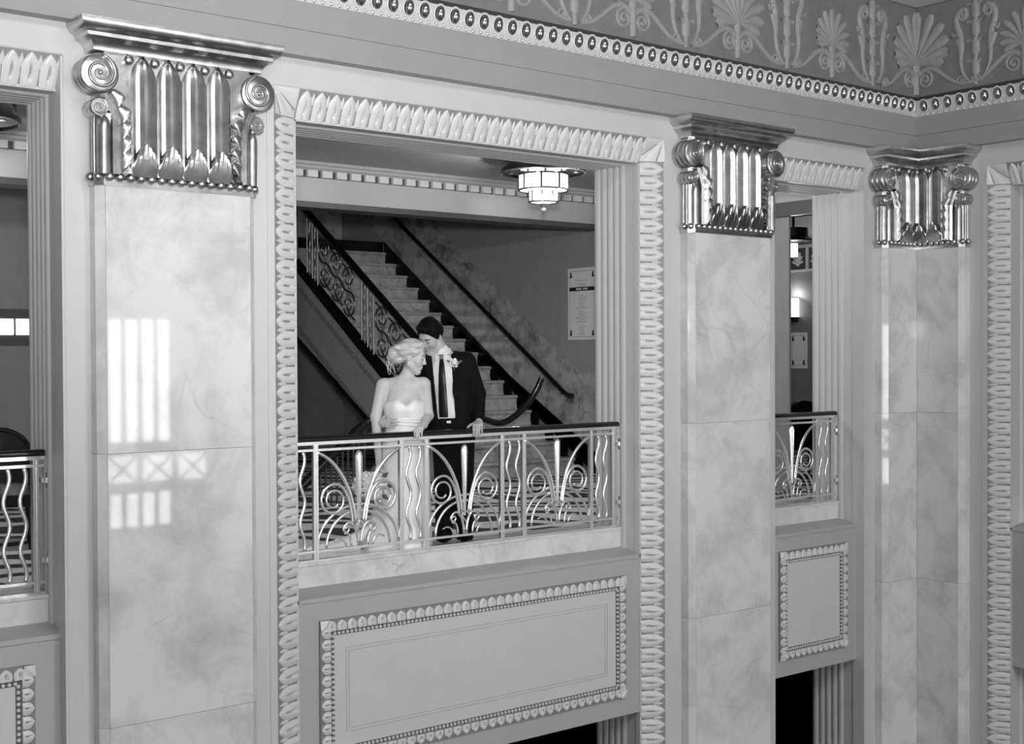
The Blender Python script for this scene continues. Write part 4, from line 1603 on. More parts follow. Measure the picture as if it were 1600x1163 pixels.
def half(n, d, k=0.01, op='-', c=(0, 0, 0), ext=0.3):
    """half space n.(p-c) > d; only used to cut"""
    return ('half', A3(n) / np.linalg.norm(n), float(d), A3(c), float(ext), k, op)


def wedge(fn, lo, hi, k=0.006, op='-'):
    return ('fn', fn, A3(lo), A3(hi), 0, k, op)


def pdist(pr, P):
    t = pr[0]
    if t == 'cone':
        a, r, b, s = pr[1:5]
        ab = b - a
        L = max(ab @ ab, 1e-12)
        q = P - a
        h = np.clip((q @ ab) / L, 0, 1)
        return np.linalg.norm(q - h[..., None] * ab, axis=-1) - (r + (s - r) * h)
    if t == 'ell':
        q = P - pr[1]
        if pr[3] is not None:
            q = q @ pr[3]
        k0 = np.linalg.norm(q / pr[2], axis=-1)
        k1 = np.linalg.norm(q / (pr[2] ** 2), axis=-1)
        return k0 * (k0 - 1.0) / np.maximum(k1, 1e-9)
    if t == 'half':
        return -((P - pr[3]) @ pr[1] - pr[2])
    return pr[1](P)


def pbox(pr):
    t = pr[0]
    if t == 'cone':
        r = max(pr[2], pr[4])
        return np.minimum(pr[1], pr[3]) - r, np.maximum(pr[1], pr[3]) + r
    if t == 'ell':
        r = pr[2].max() if pr[3] is not None else pr[2]
        return pr[1] - r, pr[1] + r
    if t == 'half':
        return pr[3] - pr[4], pr[3] + pr[4]
    return pr[2], pr[3]


def combine(F, d, k, op):
    if op == '+':
        h = np.clip(0.5 + 0.5 * (F - d) / k, 0, 1)
        return F * (1 - h) + d * h - k * h * (1 - h)
    d = -d
    h = np.clip(0.5 - 0.5 * (F - d) / k, 0, 1)
    return F * (1 - h) + d * h + k * h * (1 - h)


def evalp(prims, P):
    F = np.full(P.shape[:-1], 10.0)
    for pr in prims:
        F = combine(F, pdist(pr, P), pr[5] if pr[0] != 'ell' else pr[4], pr[-1])
    return F


def net_mesh(name, prims, res, material, zcut=None):
    kk = lambda pr: pr[5] if pr[0] != 'ell' else pr[4]
    pos = [pr for pr in prims if pr[-1] == '+']
    lo = np.min([pbox(p)[0] for p in pos], axis=0) - 4 * res
    hi = np.max([pbox(p)[1] for p in pos], axis=0) + 4 * res
    n = np.ceil((hi - lo) / res).astype(int) + 1
    ax = [lo[i] + res * np.arange(n[i]) for i in range(3)]
    F = np.full(tuple(n), 1.0)
    for pr in prims:
        a, b = pbox(pr)
        m = kk(pr) + 3 * res
        i0 = np.maximum(0, np.floor((a - m - lo) / res).astype(int))
        i1 = np.minimum(n, np.ceil((b + m - lo) / res).astype(int) + 1)
        if np.any(i1 <= i0):
            continue
        sl_ = tuple(slice(i0[i], i1[i]) for i in range(3))
        P = np.stack(np.meshgrid(*[ax[i][sl_[i]] for i in range(3)], indexing='ij'), axis=-1)
        F[sl_] = combine(F[sl_], pdist(pr, P), kk(pr), pr[-1])
    F[0], F[-1], F[:, 0], F[:, -1], F[:, :, 0], F[:, :, -1] = 1, 1, 1, 1, 1, 1
    S = F < 0
    nc = tuple(k - 1 for k in n)
    acc = np.zeros(nc + (3,))
    cnt = np.zeros(nc)
    corners = [(i, j, k) for i in (0, 1) for j in (0, 1) for k in (0, 1)]
    def cut(c):
        return tuple(slice(c[i], c[i] + nc[i]) for i in range(3))
    for c in corners:
        for axis in range(3):
            if c[axis] == 1:
                continue
            c2 = list(c)
            c2[axis] = 1
            f0, f1 = F[cut(c)], F[cut(tuple(c2))]
            cr = (f0 < 0) != (f1 < 0)
            t = np.where(cr, f0 / np.where(np.abs(f0 - f1) < 1e-12, 1e-12, f0 - f1), 0)
            for i in range(3):
                acc[..., i] += np.where(cr, c[i] + (t if i == axis else 0), 0)
            cnt += cr
    act = cnt > 0
    idx = -np.ones(nc, dtype=np.int64)
    idx[act] = np.arange(act.sum())
    base = np.stack(np.nonzero(act), axis=-1)
    V = lo + res * (base + acc[act] / cnt[act][:, None])
    quads = []
    for axis in range(3):
        u, v = (axis + 1) % 3, (axis + 2) % 3
        s0 = [slice(1, -1)] * 3
        s0[axis] = slice(0, nc[axis])
        s1 = list(s0)
        s1[axis] = slice(1, nc[axis] + 1)
        A, B = S[tuple(s0)], S[tuple(s1)]
        for flip, msk in ((False, A & ~B), (True, ~A & B)):
            p = np.stack(np.nonzero(msk), axis=-1)
            if not len(p):
                continue
            off = np.array([1, 1, 1])
            off[axis] = 0
            p = p + off
            e = np.eye(3, dtype=int)
            c = [p - e[u] - e[v], p - e[v], p, p - e[u]]
            q = np.stack([idx[tuple(x.T)] for x in c], axis=-1)
            quads.append(q[:, ::-1] if flip else q)
    Q = np.concatenate(quads)
    Q = Q[(Q >= 0).all(axis=1)]
    me = bpy.data.meshes.new(name)
    me.from_pydata(V.tolist(), [], Q.tolist())
    me.materials.append(material)
    me.polygons.foreach_set('use_smooth', [True] * len(me.polygons))
    me.update()
    return me


def unit(v):
    v = A3(v)
    return v / np.linalg.norm(v)


def head_frame(fwd, roll=0.0):
    """columns: right side of head, forward, up"""
    f = unit(fwd)
    x = unit(np.cross(f, (0, 0, 1)))
    u = np.cross(x, f)
    c, s = math.cos(roll), math.sin(roll)
    x, u = c * x + s * u, c * u - s * x
    return np.stack([x, f, u], axis=1)


def head_prims(C, R, s, male):
    C = A3(C)
    T = lambda p: C + R @ (A3(p) * s)
    E = lambda c, r, k=0.02, op='+': ell(T(c), A3(r) * s, R, k * s, op)
    K = lambda p, r, q, t, k=0.02, op='+': cone(T(p), r * s, T(q), t * s, k * s, op)
    j = 1.1 if male else 1.0
    pr = [E((0, -0.012, 0.045), (0.077, 0.097, 0.093)),
          E((0, 0.030, -0.020), (0.060, 0.064, 0.085), 0.03),
          K((0.050 * j, 0.0, -0.055), 0.020, (0.012, 0.062, -0.100), 0.018, 0.03),
          K((-0.050 * j, 0.0, -0.055), 0.020, (-0.012, 0.062, -0.100), 0.018, 0.03),
          E((0, 0.071, -0.100), (0.020 * j, 0.016, 0.015), 0.015),
          E((0.038, 0.060, -0.022), (0.028, 0.026, 0.026), 0.03),
          E((-0.038, 0.060, -0.022), (0.028, 0.026, 0.026), 0.03),
          E((0, 0.079, 0.034), (0.050, 0.014 if not male else 0.018, 0.012), 0.015),
          ell(T((0.031, 0.106, 0.012)), A3((0.019, 0.018, 0.014)) * s, R, 0.012 * s, '-'),
          ell(T((-0.031, 0.106, 0.012)), A3((0.019, 0.018, 0.014)) * s, R, 0.012 * s, '-'),
          E((0.031, 0.080, 0.011), (0.015, 0.013, 0.011), 0.006),
          E((-0.031, 0.080, 0.011), (0.015, 0.013, 0.011), 0.006),
          K((0, 0.090, 0.020), 0.008, (0, 0.109, -0.024), 0.0105, 0.012),
          E((0.012, 0.100, -0.030), (0.009, 0.011, 0.007), 0.007),
          E((-0.012, 0.100, -0.030), (0.009, 0.011, 0.007), 0.007),
          E((0, 0.088, -0.057), (0.021, 0.0095, 0.0065), 0.008),
          E((0, 0.087, -0.070), (0.018, 0.0095, 0.0075), 0.008),
          E((0.078, -0.010, -0.008), (0.009, 0.020, 0.031), 0.008),
          E((-0.078, -0.010, -0.008), (0.009, 0.020, 0.031), 0.008)]
    return pr


def face_marks(parent, C, R, s, prims, skin_dark, brow, sides=(-1, 1)):
    """eyebrows and lowered lashes laid on the face"""
    C = A3(C)
    def surf(x, z):
        ys = np.linspace(0.15, 0.03, 120)
        P = C + (np.stack([np.full(120, x), ys, np.full(120, z)], axis=-1) * s) @ R.T
        F = evalp(prims, P)
        k = np.argmax(F < 0.0005)
        return tuple(P[k])
    for sx in sides:
        br = [surf(sx * x, z) for x, z in ((0.014, 0.030), (0.026, 0.034), (0.038, 0.034), (0.050, 0.028))]
        part('eyebrow', MB().tube(br, [0.0035 * s, 0.0045 * s, 0.004 * s, 0.0025 * s], 6), brow, parent)
        la = [surf(sx * x, z) for x, z in ((0.018, 0.006), (0.026, 0.002), (0.036, 0.002), (0.045, 0.007))]
        part('eyelash', MB().tube(la, [0.0018 * s, 0.0026 * s, 0.0028 * s, 0.0022 * s], 6), INK, parent)
    li = [surf(x, z) for x, z in ((-0.015, -0.0635), (-0.008, -0.0632), (0.0, -0.0638), (0.008, -0.0632), (0.015, -0.0635))]
    part('lip_line', MB().tube(li, 0.0010 * s, 6), skin_dark, parent)


def hand_prims(Wp, d, n, s, curl=(0.6, 0.8, 0.4), side=1, spread=0.06, thumb=(0.55, -0.25), fan_=0.0):
    """wrist point, direction to the knuckles, dorsal normal; side=+1 puts the thumb on d x n"""
    Wp, d = A3(Wp), unit(d)
    n = A3(n)
    n = unit(n - (n @ d) * d)
    t = np.cross(d, n) * side
    out = []
    out.append(ell(Wp + d * 0.050 * s, (0.038 * s, 0.054 * s, 0.0155 * s), np.stack([t, d, n], axis=1), 0.012))
    out.append(cone(Wp - d * 0.01 * s, 0.026 * s, Wp + d * 0.03 * s, 0.022 * s, 0.015))
    L = [(0.042, 0.027, 0.021), (0.047, 0.030, 0.022), (0.043, 0.028, 0.021), (0.034, 0.021, 0.018)]
    for i in range(4):
        o = 0.029 - i * 0.0195
        p = Wp + d * (0.088 - 0.004 * abs(i - 1.2)) * s + t * o * s + n * 0.002
        dd = unit(d + t * spread * (1.5 - i) * 0.5)
        ang = 0.0
        r = (0.0098, 0.0088, 0.0080, 0.0066) if i < 3 else (0.0086, 0.0078, 0.0070, 0.0060)
        for k in range(3):
            ang += curl[k] + (fan_ * (i - 1.5) if k == 0 else 0)
            v = dd * math.cos(ang) - n * math.sin(ang)
            q = p + v * L[i][k] * s
            out.append(cone(p, r[k] * s, q, r[k + 1] * s, 0.0045))
            p = q
    p = Wp + d * 0.022 * s + t * 0.026 * s
    v = unit(d * thumb[0] + t * 0.75 + n * thumb[1])
    q = p + v * 0.040 * s
    out.append(cone(p, 0.0135 * s, q, 0.0105 * s, 0.010))
    v2 = unit(v + d * 0.6 + n * (-0.25))
    out.append(cone(q, 0.0105 * s, q + v2 * 0.032 * s, 0.0080 * s, 0.004))
    return out


def front_y(prims, x, z, y0=-0.6, y1=0.1, n=280):
    ys = np.linspace(y0, y1, n)
    P = np.stack([np.full(n, x), ys, np.full(n, z)], axis=-1)
    F = evalp(prims, P)
    k = int(np.argmax(F < 0))
    return float(ys[k]) if F[k] < 0 else None


SKIN = mat('skin', 0.54, 0.5)
SKIN_G = mat('skin_tanned', 0.42, 0.5)
SKIND = mat('lip_shade', 0.18, 0.5)
GOWN = mat('gown_satin', 0.86, 0.45, bump=0.12, bscale=45)
LACE = mat('gown_lace', 0.80, 0.6, bump=0.5, bscale=110)
SUIT = mat('suit_wool', 0.0045, 0.85, spec=0.15)
TIEM = mat('tie_silk', 0.006, 0.35, spec=0.3)
SHIRT = mat('shirt_cotton', 0.72, 0.6)
DHAIR = mat('dark_hair', 0.004, 0.55, spec=0.1, bump=0.3, bscale=70)
SHOE = mat('shoe_leather', 0.01, 0.2)


def hair_mat():
    m = bpy.data.materials.new('blonde_hair')
    m.use_nodes = True
    nt = m.node_tree
    b = nt.nodes['Principled BSDF']
    b.inputs['Roughness'].default_value = 0.38
    geo = nt.nodes.new('ShaderNodeNewGeometry')
    mp = nt.nodes.new('ShaderNodeMapping')
    mp.inputs['Scale'].default_value = (9, 9, 75)
    mp.inputs['Rotation'].default_value = (0, 0.35, 0)
    n = nt.nodes.new('ShaderNodeTexNoise')
    n.inputs['Scale'].default_value = 1.2
    n.inputs['Detail'].default_value = 5
    r = nt.nodes.new('ShaderNodeValToRGB')
    r.color_ramp.elements[0].position = 0.36; r.color_ramp.elements[0].color = (0.36, 0.36, 0.36, 1)
    r.color_ramp.elements[1].position = 0.60; r.color_ramp.elements[1].color = (0.66, 0.66, 0.66, 1)
    bp = nt.nodes.new('ShaderNodeBump')
    bp.inputs['Strength'].default_value = 0.5
    bp.inputs['Distance'].default_value = 0.008
    L = nt.links.new
    L(geo.outputs['Position'], mp.inputs['Vector']); L(mp.outputs['Vector'], n.inputs['Vector'])
    L(n.outputs['Fac'], r.inputs['Fac']); L(r.outputs['Color'], b.inputs['Base Color'])
    L(n.outputs['Fac'], bp.inputs['Height']); L(bp.outputs['Normal'], b.inputs['Normal'])
    MATS['blonde'] = m
    return m


BLONDE = hair_mat()
PO = (6.2774, 8.88, FLOOR_Z)
PROT = (0, 0, -0.6163)


def rail_y(x):
    return -0.4288 + x * 0.709


# ------------------------------------------------------------------ bride
HC, HS = (-0.176, -0.290, 1.590), 1.04
HR = head_frame((0.95, -0.20, -0.22), 0.05)
bh = head_prims(HC, HR, HS, False)
BY = -0.28
bw = (-0.086, -0.497, 1.046)          # wrist of the hand on the rail
bd = (-0.40, -0.90, -0.12)
b_hand_l = hand_prims(bw, bd, (0, -0.15, 1), 0.98, (0.90, 0.6, 0.10), 1, 0.05, (0.9, -0.7))
b_hand_r = hand_prims((-0.452, -0.365, 0.765), (0.02, -0.30, -0.95), (-0.8, -0.5, 0.1), 0.95, (0.9, 1.1, 0.7), -1, 0.0, (0.7, -0.5))
bride = [ell((-0.245, BY, 0.92), (0.165, 0.12, 0.14), k=0.04),
         ell((-0.245, BY, 1.09), (0.128, 0.092, 0.15), k=0.05),
         ell((-0.247, BY, 1.255), (0.142, 0.098, 0.15), k=0.05),
         cone((-0.395, BY + 0.01, 1.372), 0.050, (-0.100, BY + 0.01, 1.380), 0.050, 0.05),
         ell((-0.247, BY + 0.005, 1.385), (0.11, 0.062, 0.05), k=0.04),
         ell((-0.318, BY - 0.062, 1.195), (0.062, 0.058, 0.066), k=0.04),
         ell((-0.172, BY - 0.062, 1.205), (0.062, 0.058, 0.066), k=0.04),
         cone((-0.243, BY + 0.005, 1.385), 0.056, (-0.205, BY + 0.0, 1.500), 0.047, 0.035),
         cone((-0.30, BY - 0.055, 1.392), 0.012, (-0.250, BY - 0.062, 1.382), 0.010, 0.02),
         cone((-0.19, BY - 0.055, 1.398), 0.012, (-0.236, BY - 0.062, 1.382), 0.010, 0.02),
         # arm on the viewer's left, hanging, bouquet in hand
         cone((-0.420, BY + 0.005, 1.365), 0.050, (-0.473, BY - 0.035, 1.11), 0.043, 0.035),
         cone((-0.473, BY - 0.035, 1.11), 0.042, (-0.453, BY - 0.075, 0.80), 0.027, 0.02),
         # arm on the viewer's right, bent, hand on the rail
         cone((-0.078, BY + 0.01, 1.372), 0.048, (-0.050, BY + 0.035, 1.115), 0.041, 0.035),
         cone((-0.050, BY + 0.035, 1.115), 0.041, bw, 0.026, 0.02),
         # legs under the gown
         cone((-0.32, BY, 0.90), 0.095, (-0.32, BY, 0.50), 0.06, 0.03), cone((-0.32, BY, 0.50), 0.055, (-0.32, BY, 0.06), 0.035, 0.02),
         cone((-0.17, BY, 0.90), 0.095, (-0.17, BY, 0.50), 0.06, 0.03), cone((-0.17, BY, 0.50), 0.055, (-0.17, BY, 0.06), 0.035, 0.02),
         ell((-0.32, BY - 0.06, 0.035), (0.035, 0.10, 0.03)), ell((-0.17, BY - 0.06, 0.035), (0.035, 0.10, 0.03))]
bride = bride + bh + b_hand_l + b_hand_r
BR = link('person', net_mesh('person', bride, 0.0058, SKIN), loc=PO, rot=PROT)
tag(BR, 'bride in strapless white gown, hand on the railing, holding a bouquet', 'person')
face_marks(BR, HC, HR, HS, bh, SKIND, mat('light_brow', 0.2, 0.6), (1,))

# gown
def gown():
    st = [(1.245, -0.247, 0.163, 0.122), (1.20, -0.247, 0.168, 0.124), (1.15, -0.246, 0.165, 0.118), (1.10, -0.245, 0.153, 0.108), (1.05, -0.243, 0.149, 0.106),
          (0.98, -0.243, 0.160, 0.118), (0.90, -0.241, 0.182, 0.140), (0.80, -0.239, 0.196, 0.155), (0.68, -0.242, 0.202, 0.165), (0.55, -0.247, 0.209, 0.175),
          (0.42, -0.258, 0.222, 0.190), (0.30, -0.278, 0.245, 0.215), (0.18, -0.310, 0.280, 0.250), (0.08, -0.335, 0.305, 0.285), (0.01, -0.355, 0.325, 0.310)]
    n = 64
    rows = []
    for i, (z, cx, rx, ry) in enumerate(st):
        row = []
        low = max(0, (0.9 - z) / 0.9)
        for k in range(n + 1):
            a = 2 * math.pi * k / n
            ca, sa = math.cos(a), math.sin(a)
            rip = 1 + 0.028 * low * math.sin(9 * a + 1.3 * math.sin(2 * a)) + 0.012 * low * math.sin(23 * a)
            x = cx + rx * ca * rip
            y = BY + ry * sa * rip
            if z > 1.02 and sa < 0:
                g = math.exp(-((z - 1.185) / 0.065) ** 2)
                for bx in (-0.318, -0.172):
                    y -= 0.050 * g * math.exp(-((x - bx) / 0.070) ** 2) * (-sa) ** 0.5
            zz = z
            if i <= 1:
                if sa < 0:
                    dx = abs(x - (-0.225))
                    top = 1.212 + 0.050 * min(1, dx / 0.07) ** 1.2 - 0.030 * max(0, dx - 0.08) / 0.09
                else:
                    top = 1.20
                zz = top if i == 0 else min(z, top - 0.03)
            row.append((x, y, zz))
        rows.append(row)
    # a small inward hem at the neckline
    top = rows[0]
    rows.insert(0, [(-0.247 + (p[0] + 0.247) * 0.93, BY + (p[1] - BY) * 0.93, p[2] - 0.006) for p in top])
    return MB().grid(rows)


GW = part('gown', gown(), GOWN, BR, angle=180)
# lace bodice band, sash pleats at the waist
sash = MB()
for k, z in enumerate((1.10, 1.082, 1.064, 1.046)):
    pth = []
    for i in range(48):
        a = 2 * math.pi * i / 48
        t = (z - 1.05) / 0.05
        rx = 0.149 + 0.004 * max(0, t)
        pth.append((-0.2435 + (rx + 0.002) * math.cos(a), BY + (0.107 + 0.003) * math.sin(a), z + 0.014 * math.cos(a + k)))
    sash.tube(pth, 0.009, 6, closed=True, up=(0, 0, 1))
part('sash_pleats', sash, GOWN, GW, angle=180)
# train sweeping along the floor beside the railing
rows = []
n = 22
for i in range(n + 1):
    t = i / n
    cx, cy = -0.42 - 0.84 * t, -0.30 - 0.52 * t
    hw = 0.34 - 0.10 * t + 0.03 * math.sin(9 * t)
    row = []
    for k in range(15):
        u = -1 + k / 7
        h = (0.20 * (1 - t) ** 2.6 + 0.095) * max(0, 1 - u * u) ** 0.7 * (1 if i < n else 0.1) + 0.012 * math.sin(11 * u + 6 * t) * (1 - u * u)
        row.append((cx + 0.55 * u * hw, cy - 0.83 * u * hw * -1 * (1 if u > 0 else 0.75), max(0.003, h)))
    rows.append(row)
part('train', MB().grid(rows), GOWN, GW, angle=180)

# hair of the bride
TH = lambda p: A3(HC) + HR @ (A3(p) * HS)
fw_ = HR @ A3((0, 0.82, -0.57))
hairb = [ell(TH((0, -0.020, 0.055)), A3((0.089, 0.106, 0.094)) * HS, HR, 0.02),
         ell(TH((0, -0.055, 0.035)), A3((0.086, 0.075, 0.085)) * HS, HR, 0.02),
         half(fw_, 0.036, 0.02, '-', TH((0, 0.0, 0.0)), 0.22),
         ell(TH((0, 0.035, 0.118)), A3((0.05, 0.045, 0.022)) * HS, HR, 0.03),
         ell(TH((0.074, 0.012, 0.045)), A3((0.018, 0.05, 0.036)) * HS, HR, 0.02), ell(TH((-0.074, 0.012, 0.045)), A3((0.018, 0.05, 0.036)) * HS, HR, 0.02),
         ell((-0.322, -0.262, 1.636), (0.052, 0.056, 0.050), None, 0.012),
         ell((-0.300, -0.285, 1.578), (0.058, 0.066, 0.042), None, 0.02),
         ell((-0.345, -0.262, 1.600), (0.030, 0.040, 0.036), None, 0.012),
         ell((-0.290, -0.300, 1.672), (0.04, 0.05, 0.03), None, 0.015)]
HB = link('hair', net_mesh('hair', hairb, 0.0055, BLONDE), BR)
rnd = random.Random(5)
for k in range(9):
    x0, y0, z0 = -0.345 + rnd.uniform(-0.02, 0.03), -0.27 + rnd.uniform(-0.04, 0.03), 1.60 + rnd.uniform(-0.05, 0.03)
    part('loose_strand', MB().tube(bez((x0, y0, z0), (x0 - 0.03, y0, z0 - 0.02), (x0 - 0.025 + rnd.uniform(-0.02, 0.02), y0, z0 - 0.06), (x0 - 0.005 + rnd.uniform(-0.03, 0.03), y0, z0 - 0.09 - rnd.uniform(0, 0.03)), 8), 0.0028, 5), BLONDE, HB)
part('earring', MB().ball(tuple(TH((0.084, -0.004, -0.045))), 0.0085, 8, 6).ball(tuple(TH((0.086, -0.004, -0.062))), 0.006, 8, 6), mat('pearl', 0.85, 0.15), BR)

# ------------------------------------------------------------------ groom
GC, GS = (-0.028, -0.035, 1.762), 1.08
p_ = 0.58
GR = head_frame((-0.60 * math.cos(p_), -0.80 * math.cos(p_), -math.sin(p_)), 0.10)
gh = head_prims(GC, GR, GS, True)
gw = (0.366, -0.136, 1.052)
g_hand_l = hand_prims(gw, (-0.12, -0.97, -0.15), (0.0, -0.1, 1), 1.12, (0.95, 0.6, 0.10), 1, 0.05, (0.35, -0.30))
g_hand_r = hand_prims((-0.448, -0.330, 1.062), (0.80, -0.58, 0.03), (-0.58, -0.80, 0.10), 0.98, (0.34, 0.25, 0.12), -1, 0.12, (0.9, 0.0))
gtorso = [ell((0.115, 0.005, 1.42), (0.185, 0.118, 0.20), k=0.04), ell((0.14, 0.005, 1.17), (0.165, 0.115, 0.22), k=0.05), ell((0.155, 0.01, 0.96), (0.165, 0.125, 0.14), k=0.05)]
groom = gtorso + [cone((-0.06, 0.01, 1.575), 0.060, (0.265, 0.01, 1.565), 0.060, 0.05),
                  cone((0.085, 0.01, 1.58), 0.066, (0.030, -0.010, 1.69), 0.060, 0.04),
                  cone((0.275, 0.01, 1.55), 0.055, (0.368, 0.03, 1.285), 0.045, 0.03), cone((0.368, 0.03, 1.285), 0.045, gw, 0.030, 0.02),
                  cone((-0.075, 0.01, 1.55), 0.055, (-0.40, 0.03, 1.22), 0.045, 0.03), cone((-0.40, 0.03, 1.22), 0.045, (-0.448, -0.330, 1.062), 0.028, 0.02),
                  cone((0.085, 0.02, 0.92), 0.095, (0.085, 0.0, 0.5), 0.065, 0.03), cone((0.085, 0.0, 0.5), 0.060, (0.072, 0.03, 0.08), 0.04, 0.02),
                  cone((0.225, 0.02, 0.92), 0.095, (0.235, 0.0, 0.5), 0.065, 0.03), cone((0.235, 0.0, 0.5), 0.060, (0.25, 0.03, 0.08), 0.04, 0.02)]
groom += gh + g_hand_l + g_hand_r
GM = link('person', net_mesh('person', groom, 0.0058, SKIN_G), loc=PO, rot=PROT)
tag(GM, 'groom in dark suit bowing his head to the bride beside him', 'person')
face_marks(GM, GC, GR, GS, gh, SKIND, DHAIR)
TG = lambda p: A3(GC) + GR @ (A3(p) * GS)
fg = GR @ A3((0, 0.86, -0.51))
hairg = [ell(TH2, r, GR, 0.02) for TH2, r in ((TG((0, -0.014, 0.058)), A3((0.091, 0.108, 0.101)) * GS), (TG((0, -0.050, 0.03)), A3((0.084, 0.072, 0.085)) * GS))]
hairg += [half(fg, 0.030, 0.012, '-', TG((0, 0, 0)), 0.22), ell(TG((0, 0.055, 0.112)), A3((0.062, 0.045, 0.032)) * GS, GR, 0.02),
          ell(TG((0.076, 0.010, 0.03)), A3((0.010, 0.016, 0.04)) * GS, GR, 0.012), ell(TG((-0.076, 0.010, 0.03)), A3((0.010, 0.016, 0.04)) * GS, GR, 0.012)]
link('hair', net_mesh('hair', hairg, 0.0055, DHAIR), GM)

# shirt, tie, jacket, trousers, shoes
shirt = [ell((0.115, 0.0, 1.42), (0.192, 0.128, 0.205), k=0.04), ell((0.14, 0.0, 1.17), (0.173, 0.125, 0.22), k=0.05), cone((0.088, 0.01, 1.575), 0.070, (0.060, -0.002, 1.640), 0.066, 0.03),
         half((0, 0, -1), -1.08, 0.004, '-', (0.12, 0, 0.0), 1.4)]
link('shirt', net_mesh('shirt', shirt, 0.007, SHIRT), GM)
jack = [ell((0.118, 0.01, 1.42), (0.212, 0.145, 0.215), k=0.04), ell((0.142, 0.01, 1.17), (0.190, 0.142, 0.23), k=0.05), ell((0.158, 0.015, 0.98), (0.190, 0.148, 0.20), k=0.05),
        cone((-0.062, 0.015, 1.565), 0.074, (0.262, 0.015, 1.560), 0.076, 0.05),
        cone((0.275, 0.015, 1.555), 0.074, (0.368, 0.035, 1.285), 0.062, 0.03), cone((0.368, 0.035, 1.285), 0.062, (0.367, -0.105, 1.070), 0.048, 0.02),
        cone((-0.085, 0.015, 1.55), 0.074, (-0.40, 0.035, 1.22), 0.062, 0.03), cone((-0.40, 0.035, 1.22), 0.060, (-0.440, -0.255, 1.075), 0.036, 0.02)]


def opening(P):
    x, y, z = P[..., 0], P[..., 1], P[..., 2]
    t = np.clip((1.60 - z) / 0.52, 0, 1.3)
    xl = -0.020 + 0.050 * t
    xr = 0.138 + 0.034 * t
    return np.maximum.reduce([xl - x, x - xr, y - 0.02, 0.96 - z])


def collar_cut(P):
    q = P - A3((0.075, -0.01, 1.64))
    return np.linalg.norm(q / A3((0.085, 0.10, 0.06)), axis=-1) * 0.07 - 0.07


jack += [wedge(opening, (-0.06, -0.35, 0.94), (0.24, 0.06, 1.75)), wedge(collar_cut, (-0.05, -0.15, 1.55), (0.2, 0.15, 1.75))]
JK = link('jacket', net_mesh('jacket', jack, 0.0075, SUIT), GM)
# lapels
for s, pts in ((1, [(0.150, 1.56), (0.205, 1.50), (0.19, 1.47), (0.170, 1.20), (0.150, 1.30)]), (-1, [(-0.03, 1.58), (-0.085, 1.52), (-0.07, 1.49), (0.0, 1.25), (-0.005, 1.34)])):
    jj = [q for q in jack if q[0] != 'fn']
    v0 = [(x, front_y(jj, x, z) - 0.004, z) for x, z in pts]
    v1 = [(x, y - 0.006, z) for x, y, z in v0]
    nn = len(pts)
    part('lapel', MB().add(v0 + v1, [tuple(range(nn, 2 * nn)), tuple(range(nn - 1, -1, -1))] + [(i, (i + 1) % nn, nn + (i + 1) % nn, nn + i) for i in range(nn)]), SUIT, JK, smooth=False)
trs = [ell((0.152, 0.008, 1.00), (0.182, 0.138, 0.22), k=0.05), cone((0.088, 0.02, 0.90), 0.112, (0.086, 0.0, 0.5), 0.085, 0.04), cone((0.086, 0.0, 0.5), 0.085, (0.072, 0.03, 0.09), 0.070, 0.03),
       cone((0.225, 0.02, 0.90), 0.112, (0.236, 0.0, 0.5), 0.085, 0.04), cone((0.236, 0.0, 0.5), 0.085, (0.25, 0.03, 0.09), 0.070, 0.03), half((0, 0, 1), 1.09, 0.004, '-', (0.15, 0, 0.0), 1.3)]
link('trousers', net_mesh('trousers', trs, 0.009, SUIT), GM)
for x in (0.070, 0.252):
    link('shoe', net_mesh('shoe', [ell((x, -0.06, 0.045), (0.048, 0.135, 0.042), k=0.02), ell((x, 0.03, 0.06), (0.044, 0.07, 0.055), k=0.03), half((0, 0, -1), -0.004, 0.004, '-', (x, 0, 0), 0.25)], 0.008, SHOE), GM)


def strip_on(prims, rows_, lift, thick=0.006):
    """thin cloth strip on a surface: rows of (z, x_left, x_right)"""
    f, b = [], []
    for z, xl, xr in rows_:
        rf, rb = [], []
        for k in range(5):
            x = xl + (xr - xl) * k / 4
            y = front_y(prims, x, z)
            y = -0.10 if y is None else y
            bulge = 0.004 * (1 - (k / 2 - 1) ** 2)
            rf.append((x, y - lift - bulge - thick, z))
            rb.append((x, y - lift + 0.004, z))
        f.append(rf)
        b.append(rb)
    m = MB().grid(f).grid(b)
    m.grid([[r[0] for r in f], [r[0] for r in b]]).grid([[r[-1] for r in f], [r[-1] for r in b]]).grid([f[0], b[0]]).grid([f[-1], b[-1]])
    return m


tie_rows = [(1.578, 0.046, 0.074), (1.53, 0.040, 0.084), (1.45, 0.036, 0.092), (1.35, 0.034, 0.100), (1.25, 0.034, 0.106), (1.15, 0.036, 0.112), (1.095, 0.040, 0.112)]
TI = part('tie', strip_on(shirt, tie_rows, 0.004), TIEM, GM, angle=60)
ky = front_y(shirt, 0.06, 1.60) or -0.09
part('knot', MB().prism([(0.040, 1.615), (0.080, 1.615), (0.072, 1.575), (0.048, 1.575)], 'y', ky - 0.022, ky + 0.01), TIEM, TI, smooth=False)
for pts in ([(0.055, 1.612), (0.005, 1.625), (0.010, 1.560), (0.034, 1.572)], [(0.066, 1.606), (0.104, 1.616), (0.122, 1.555), (0.090, 1.566)]):
    v0 = []
    for x, z in pts:
        y = front_y(shirt, x, z)
        v0.append((x, (-0.09 if y is None else y) - 0.012, z))
    v1 = [(x, y + 0.02, z) for x, y, z in v0]
    part('collar', MB().add(v0 + v1, [(0, 1, 2, 3), (7, 6, 5, 4), (0, 4, 5, 1), (1, 5, 6, 2), (2, 6, 7, 3), (3, 7, 4, 0)]), SHIRT, GM, smooth=False)
